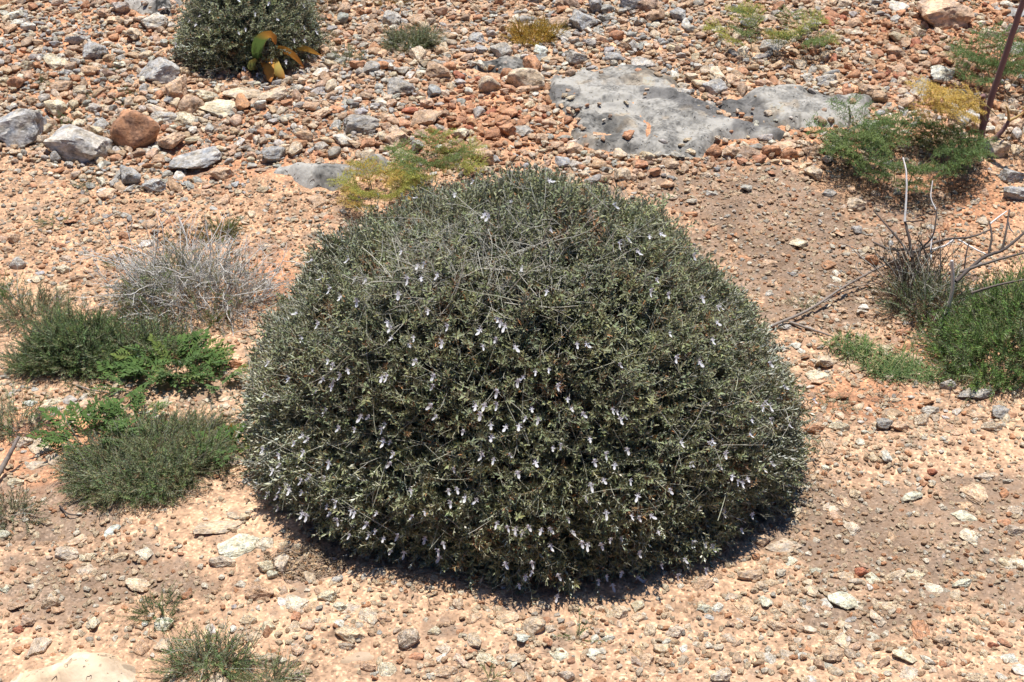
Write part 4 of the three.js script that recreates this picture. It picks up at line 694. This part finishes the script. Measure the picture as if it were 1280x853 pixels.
rosette(262, 478, 14, 0.7, 'small green lobed rosette between the bright leafy plant and the shrub', 0.03);
rosette(165, 488, 12, 0.7, 'small lobed green shoots in gravel beside the bright leafy plant', 0.03);
rosette(112, 550, 26, 0.85, 'bright green lobed rosette on orange soil by the sprawling mat', 0.04);
rosette(168, 532, 16, 0.72, 'lighter green lobed rosette with reddish litter behind the sprawling mat', 0.035);
rosette(280, 568, 10, 0.7, 'bright green lobed seedling between the sprawling mat and the big shrub', 0.02);

// feathery plants: every frond a part
function frondGeometry(seed, c, L = 0.13) {
  const r = mulberry(seed * 53 + 2), m = new Mesher(), arch = rr(0.30, 0.5, r), P = (f) => V(0, L * arch * Math.sin(f * 2.3), L * f), n = 9;
  m.tube([P(0), P(0.25), P(0.5), P(0.75), P(1)], 0.0016, 0.0004, [0.24, 0.20, 0.11], c, 3);
  for (let k = 1; k <= n; k++) { const f = 0.18 + 0.8 * k / n, w = L * 0.5 * Math.sin(Math.min(1, (f - 0.05)) * 2.9) + 0.008; for (const s of [-1, 1]) {
    const d = V(s, rr(-0.1, 0.4, r), rr(0.3, 0.8, r)).normalize(), b = P(f); m.tube([b, V().copy(b).addScaledVector(d, w * 0.9)], 0.0006, 0.0003, c, c, 3);
    const q = 4 + Math.floor(w / 0.006); for (let i = 0; i < q; i++) { const g = (i + 1) / q, e = V().copy(b).addScaledVector(d, w * g); for (let j = 0; j < 3; j++) m.leaf(e, V().copy(d).multiplyScalar(0.5).addScaledVector(dirRand(r), 0.8).normalize(), V(0.1, 1, 0.1), rr(0.007, 0.014, r), 0.0017, vary(c, 0.3, r), null, { fold: 0.1 }); }
  } }
  return m.build();
}
const frondSet = (s, c) => [0, 1, 2, 3].map((i) => frondGeometry(s + i, c));
const FROND = { green: frondSet(1, [0.170, 0.225, 0.065]), deep: frondSet(11, [0.125, 0.190, 0.055]), lime: frondSet(21, [0.360, 0.350, 0.075]), gold: frondSet(31, [0.540, 0.370, 0.090]) };
function feathery(px, py, w, h, n, kinds, label, { size = 1, up = 0.25 } = {}) {
  const root = at(px, py); root.y = ground(root.x, root.z);
  const t = thing('feathery_plant', root, label, 'plant', PLANTS), r = mulberry(px * 5 + py), k = scaleAt(root);
  for (let i = 0; i < n; i++) { const a = i * 2.4 + rr(-0.5, 0.5, r), q = Math.sqrt(r()), set = FROND[kinds[i % kinds.length]], m = part('frond', set[Math.floor(r() * 4)], softLeafMat, t), x = Math.sin(a) * q * w / k * 0.36, z = Math.cos(a) * q * h / k * 0.65; m.position.set(x, ground(root.x + x, root.z + z) - root.y + rr(0.0, 0.035, r) * (1 - q), z); m.rotation.set(0, a, 0); m.rotateX(-rr(0, 0.5, r) - up * (1 - q)); m.scale.setScalar(size * rr(0.7, 1.15, r)); }
  return t;
}
feathery(1135, 214, 150, 52, 34, ['deep', 'green', 'deep'], 'dense green feathery plant in front of the grey bedrock hump', { size: 0.82, up: 0.2 });
feathery(1075, 190, 60, 26, 6, ['deep', 'green'], 'thin green feathery fronds at the edge of the grey bedrock hump', { size: 0.8 });
feathery(1250, 104, 100, 30, 14, ['deep'], 'dark green feathery plant behind the tall purple-brown stem', { size: 0.9 });
feathery(965, 58, 130, 42, 15, ['lime', 'green', 'lime', 'green'], 'yellowing feathery plant with dark stems on open scree', { size: 0.72, up: 0.4 });
feathery(472, 254, 85, 28, 22, ['lime', 'gold', 'lime'], 'low yellow feathery plant below the low grey ledge, behind the big flowering shrub', { size: 0.58, up: 0.1 });
feathery(545, 224, 115, 46, 20, ['green', 'lime'], 'yellow-green feathery plant just behind the big flowering shrub, by a dark twig', { size: 0.62 });

// the tall purple-brown stem: fork, shoots and golden fronds
function tubeOf(points, r0, r1, material, name, parent, sides = 7) {
  const curve = new THREE.CatmullRomCurve3(points), n = Math.max(8, points.length * 5), m = new Mesher(), r = mulberry(Math.round(points[0].x * 999 + points[0].z * 777) + 5);
  const pts = curve.getPoints(n), col = [0.85, 0.8, 0.8];
  pts.forEach((p, i) => { if (i && i < n) p.add(dirRand(r).multiplyScalar(r0 * 0.12)); });
  m.tube(pts, r0, r1, [1, 1, 1], col, sides);
  return part(name, m.build(), material, parent);
}
const barkTex = dataTexture(64, (x, y, c) => { const l = 0.7 + 0.3 * wfbm(x / 64, y / 64, 8, 3, 500); c[0] = c[1] = c[2] = toS(l); }, true);
const bark = (r, g, b) => new THREE.MeshStandardMaterial({ color: rgb(r, g, b), vertexColors: true, roughness: 0.8 });
const darkBark = bark(0.085, 0.064, 0.052), greyBark = bark(0.25, 0.205, 0.165), dullBark = bark(0.16, 0.128, 0.102), paleBark = bark(0.78, 0.74, 0.68), stemBark = bark(0.215, 0.120, 0.110);
{
  const root = at(1223, 186), t = thing('giant_fennel_stem', root, 'tall leaning purple-brown plant stem forked at the base, with golden fronds', 'plant');
  // it leans in the plane through its base; heights follow from how far up the picture it reaches
  const up = (px, h, dz = 0) => V((px - 1223) / scaleAt(root), h, dz);
  tubeOf([up(1223, -0.02), up(1225, 0.10), up(1230, 0.20), up(1238, 0.34), up(1246, 0.47), up(1254, 0.62), up(1264, 0.82)], 0.0082, 0.0066, stemBark, 'stem', t, 9);
  tubeOf([up(1224, 0.03), up(1222, 0.08), up(1216, 0.125, 0.01), up(1213, 0.15, 0.01)], 0.0085, 0.0072, stemBark, 'side_shoot', t, 8);
  tubeOf([up(1225, 0.0), up(1235, 0.03, 0.02), up(1245, 0.06, 0.02), up(1250, 0.085, 0.02)], 0.008, 0.0045, stemBark, 'side_shoot', t, 8);
  tubeOf([up(1250, 0.085, 0.02), up(1247, 0.11, 0.02), up(1243, 0.125, 0.02)], 0.004, 0.002, bark(0.5, 0.33, 0.12), 'leaf_stalk', t); tubeOf([up(1250, 0.085, 0.02), up(1262, 0.10, 0.02), up(1275, 0.12, 0.01)], 0.004, 0.002, bark(0.5, 0.33, 0.12), 'leaf_stalk', t);
  tubeOf([up(1251, 0.57), up(1256, 0.585, 0.01), up(1259, 0.60, 0.01)], 0.011, 0.005, darkBark, 'leaf_sheath', t);
  const r = mulberry(5); for (let i = 0; i < 11; i++) { const m = part('frond', FROND.gold[i % 4], softLeafMat, t), a = rr(-2.4, -0.6, r); m.position.copy(up(rr(1186, 1234, r), rr(0.07, 0.13, r), rr(-0.07, 0.07, r))); m.rotation.set(0, a, 0); m.rotateX(rr(-0.3, 0.5, r)); m.scale.setScalar(rr(0.6, 0.9, r)); }
  for (let i = 0; i < 4; i++) { const m = part('frond', FROND.gold[i % 4], softLeafMat, t); m.position.copy(up(1256 + i * 6, 0.10 + 0.01 * i, 0.01)); m.rotation.set(0, rr(0.3, 2, r), 0); m.scale.setScalar(0.55); }
}
// bare dark branches beside the lush cushion
{
  const root = at(1165, 372), t = thing('dead_shrub', root, 'bare dark dead branches spreading above the lush green cushion', 'dead shrub'), L = (list) => list.map(([x, y, h]) => at(x, y, h).sub(root));
  tubeOf(L([[1146, 365, 0.01], [1142, 335, 0.03], [1137, 300, 0.08], [1131, 275, 0.11]]), 0.0045, 0.0028, darkBark, 'branch', t);
  tubeOf(L([[1147, 345, 0.03], [1150, 315, 0.07], [1166, 295, 0.11], [1172, 258, 0.16]]), 0.0030, 0.0014, darkBark, 'branch', t);
  tubeOf(L([[1150, 360, 0.02], [1160, 330, 0.06], [1152, 305, 0.10], [1148, 300, 0.11]]), 0.0025, 0.0012, darkBark, 'branch', t);
  tubeOf(L([[1140, 322, 0.05], [1124, 300, 0.07], [1105, 278, 0.08], [1092, 263, 0.09]]), 0.0031, 0.0014, darkBark, 'branch', t);
  tubeOf(L([[1138, 312, 0.05], [1115, 312, 0.04], [1092, 303, 0.03]]), 0.0036, 0.0023, dullBark, 'branch', t);
  tubeOf(L([[1141, 316, 0.05], [1180, 300, 0.07], [1215, 296, 0.09], [1240, 286, 0.10]]), 0.0039, 0.0017, dullBark, 'branch', t);
  tubeOf(L([[1195, 352, 0.10], [1230, 322, 0.13], [1255, 312, 0.14], [1284, 288, 0.16]]), 0.0041, 0.0027, darkBark, 'branch', t);
  tubeOf(L([[1200, 340, 0.11], [1240, 327, 0.13], [1284, 315, 0.14]]), 0.0034, 0.0023, dullBark, 'branch', t);
  tubeOf(L([[1236, 318, 0.13], [1240, 296, 0.16], [1237, 276, 0.18]]), 0.0027, 0.0017, darkBark, 'branch', t);
  tubeOf(L([[1253, 312, 0.14], [1258, 290, 0.17], [1262, 262, 0.20]]), 0.0027, 0.0016, darkBark, 'branch', t);
  tubeOf(L([[1238, 280, 0.175], [1248, 272, 0.185], [1259, 264, 0.19]]), 0.0020, 0.0014, paleBark, 'twig', t); tubeOf(L([[1260, 276, 0.18], [1263, 286, 0.16], [1267, 291, 0.15]]), 0.0017, 0.0012, paleBark, 'twig', t);
  tubeOf(L([[1205, 345, 0.09], [1208, 318, 0.13], [1212, 302, 0.15]]), 0.0020, 0.0011, darkBark, 'twig', t); tubeOf(L([[1175, 350, 0.05], [1176, 320, 0.09], [1174, 292, 0.12]]), 0.0017, 0.0009, darkBark, 'twig', t); tubeOf(L([[1215, 366, 0.10], [1250, 356, 0.13], [1284, 349, 0.15]]), 0.0028, 0.0019, dullBark, 'branch', t);
  tubeOf(L([[1164, 325, 0.06], [1164, 308, 0.08], [1166, 292, 0.10]]), 0.0023, 0.0017, paleBark, 'twig', t); tubeOf(L([[1199, 300, 0.07], [1224, 314, 0.10], [1238, 320, 0.11]]), 0.0020, 0.0014, paleBark, 'twig', t); tubeOf(L([[1166, 312, 0.07], [1182, 307, 0.08], [1192, 300, 0.09]]), 0.0025, 0.0020, paleBark, 'twig', t);
  tubeOf(L([[1155, 275, 0.13], [1144, 277, 0.12], [1132, 277, 0.11]]), 0.0017, 0.0011, darkBark, 'twig', t); tubeOf(L([[1131, 277, 0.11], [1133, 250, 0.15], [1133, 215, 0.20], [1129, 197, 0.22]]), 0.0028, 0.0016, paleBark, 'bleached_tip', t); tubeOf(L([[1170, 262, 0.15], [1164, 248, 0.17], [1166, 226, 0.20]]), 0.0017, 0.0012, paleBark, 'bleached_tip', t);
  const r = mulberry(88); for (let i = 0; i < 95; i++) { const m = part('twig', greyTwigs[i % 6], darkBark, t), p = at(rr(1110, 1180, r), rr(335, 378, r)); m.position.copy(p.sub(root)); const a = V(rr(-1, 0.6, r), rr(0.3, 1, r), rr(-0.4, 0.5, r)).normalize(); m.quaternion.copy(alongQ(a, rr(0, 6, r))); m.scale.setScalar(rr(0.7, 1.35, r)); }
}
function stick(px, r0, r1, m, label, side) {
  const root = at(px[0][0], px[0][1]), t = thing('stick', root, label, 'stick'), L = (l) => l.map(([x, y, h]) => at(x, y, h).sub(root));
  tubeOf(L(px), r0, r1, m, 'stem', t); for (const s of side ?? []) tubeOf(L(s), r0 * 0.5, r1 * 0.4, m, 'twig', t);
  return t;
}
stick([[964, 408, 0.008], [1010, 388, 0.016], [1050, 362, 0.024], [1085, 342, 0.03], [1130, 320, 0.035]], 0.0034, 0.0020, greyBark, 'long fallen grey branch lying between the big shrub and bare branches', [[[1097, 338, 0.03], [1075, 320, 0.04], [1062, 308, 0.05], [1050, 304, 0.05]], [[1080, 345, 0.03], [1070, 334, 0.03], [1072, 326, 0.04]], [[1030, 378, 0.02], [1060, 362, 0.012], [1110, 350, 0.012]]]);
stick([[988, 403, 0.005], [1015, 412, 0.007], [1042, 421, 0.006]], 0.0032, 0.0016, greyBark, 'short dark stick on the ground below the fallen grey branch');
stick([[1172, 412, 0.004], [1183, 390, 0.05], [1191, 362, 0.11], [1190, 326, 0.18]], 0.0040, 0.0034, paleBark, 'bleached white curved stick standing before the lush green cushion');
stick([[-6, 600, 0.01], [8, 575, 0.03], [16, 560, 0.045], [23, 546, 0.055]], 0.0055, 0.0030, greyBark, 'dark grey curved stick beside the purple-grey withered tuft');
stick([[74, 633, 0.003], [86, 643, 0.006], [104, 644, 0.003]], 0.0018, 0.0010, darkBark, 'thin dark twig on sand near the sprawling mat');
stick([[110, 520, 0.006], [125, 512, 0.010], [140, 508, 0.006]], 0.0032, 0.0022, greyBark, 'short grey stick in gravel beside a tan stone');
stick([[95, 482, 0.004], [115, 488, 0.006], [135, 491, 0.004]], 0.0022, 0.0012, greyBark, 'thin brown twig in front of the dark green cushion');
stick([[1060, 160, 0.02], [1063, 148, 0.04], [1061, 132, 0.07]], 0.0036, 0.0020, greyBark, 'short upright stub of a dead stem on the bedrock hump');
stick([[575, 222, 0.01], [590, 208, 0.03], [597, 200, 0.03]], 0.0045, 0.0025, darkBark, 'dark crooked twig just behind the big flowering shrub');
stick([[1200, 441, 0.003], [1210, 449, 0.006], [1216, 453, 0.004]], 0.0020, 0.0012, greyBark, 'thin twig on orange soil beside the lush green cushion');

// withering broad leaves at the dark rounded shrub
{
  const root = at(342, 84); root.y = ground(root.x, root.z);
  const t = thing('broad_leaved_bulb', root, 'bulb plant with broad withering orange and green leaves at the dark rounded shrub', 'plant'), k = scaleAt(root);
  const strap = (pts, W, cols, twist = 0) => {      // pts in pixels from the root and metres up and forward
    const curve = new THREE.CatmullRomCurve3(pts.map(([x, h, z]) => V(x / k, h, z))), m = new Mesher(), n = 12, ids = [], side = V(), tan = V();
    for (let i = 0; i <= n; i++) {
      const f = i / n, p = curve.getPoint(f); curve.getTangent(f, tan); side.set(0.25, 0.15, 1).cross(tan).normalize().applyAxisAngle(tan, twist * f + 0.4);
      const nn = V().crossVectors(side, tan), w = W * Math.pow(Math.sin(0.25 + f * 2.85), 0.8) * 0.5, fc = f * (cols.length - 1), a = cols[Math.floor(fc)], b = cols[Math.min(cols.length - 1, Math.floor(fc) + 1)], c = [0, 1, 2].map((j) => mix(a[j], b[j], fc % 1));
      ids.push([-1, -0.4, 0.4, 1].map((s) => m.v(V().copy(p).addScaledVector(side, s * w * (1 + 0.12 * noise2(i * 0.9, s * 3, 8))).addScaledVector(nn, s * s * w * 0.45), s < -0.9 ? c.map((x, j) => mix(x, [0.42, 0.17, 0.04][j], 0.5)) : c)));
    }
    for (let i = 0; i < n; i++) for (let s = 0; s < 3; s++) { m.tri(ids[i][s], ids[i + 1][s], ids[i][s + 1]); m.tri(ids[i][s + 1], ids[i + 1][s], ids[i + 1][s + 1]); }
    return part('leaf', m.build(), softLeafMat, t);
  };
  const G = [0.12, 0.20, 0.05], Y = [0.46, 0.36, 0.09], O = [0.62, 0.29, 0.055], R = [0.36, 0.13, 0.03];
  strap([[-8, 0.00, 0.02], [-10, 0.06, 0.06], [-2, 0.11, 0.09], [8, 0.125, 0.10], [14, 0.105, 0.11]], 0.046, [G, G, G, O, R], 0.5);
  strap([[0, 0.0, 0], [8, 0.05, 0.03], [24, 0.055, 0.05], [42, 0.02, 0.06]], 0.040, [Y, O, O, R], 0.6); strap([[-2, 0.0, 0], [-2, 0.03, 0.05], [8, 0.025, 0.09], [22, 0.012, 0.12]], 0.046, [O, O, Y, R], -0.5);
  strap([[-4, 0.0, 0], [-4, 0.04, 0.06], [2, 0.02, 0.11], [6, 0.01, 0.14]], 0.034, [R, O, R], 0.3); strap([[-16, 0.01, 0.05], [-18, 0.035, 0.075], [-15, 0.055, 0.08]], 0.032, [Y, [0.26, 0.32, 0.10], Y], 0.2);
  strap([[2, 0.0, -0.02], [20, 0.035, -0.01], [38, 0.05, 0.0], [62, 0.03, 0.0]], 0.030, [O, Y, O], 0.3);
}
// one yellow leaf by the shrub's edge
{
  const p = at(288, 548), m = new Mesher(); m.leaf(V(0, 0, 0), V(0.2, 0.75, 0.2).normalize(), V(0, 0.2, 1), 0.034, 0.018, [0.55, 0.33, 0.06], null, { fold: 0.15 }); m.tube([V(0, -0.012, 0), V(0, 0, 0)], 0.0008, 0.0006, [0.4, 0.3, 0.1], [0.4, 0.3, 0.1], 3);
  const o = part('withered_leaf', m.build(), softLeafMat, scene); p.y = ground(p.x, p.z) + 0.008; o.position.copy(p); tag(o, 'single orange-yellow withered leaf between the sprawling mat and big shrub', 'leaf');
}
for (const alike of farther.values()) if (alike.length > 1) for (const [m, more] of alike) m.userData.label = more;   // stones that read alike also say which way they lie
renderer.render(scene, camera);
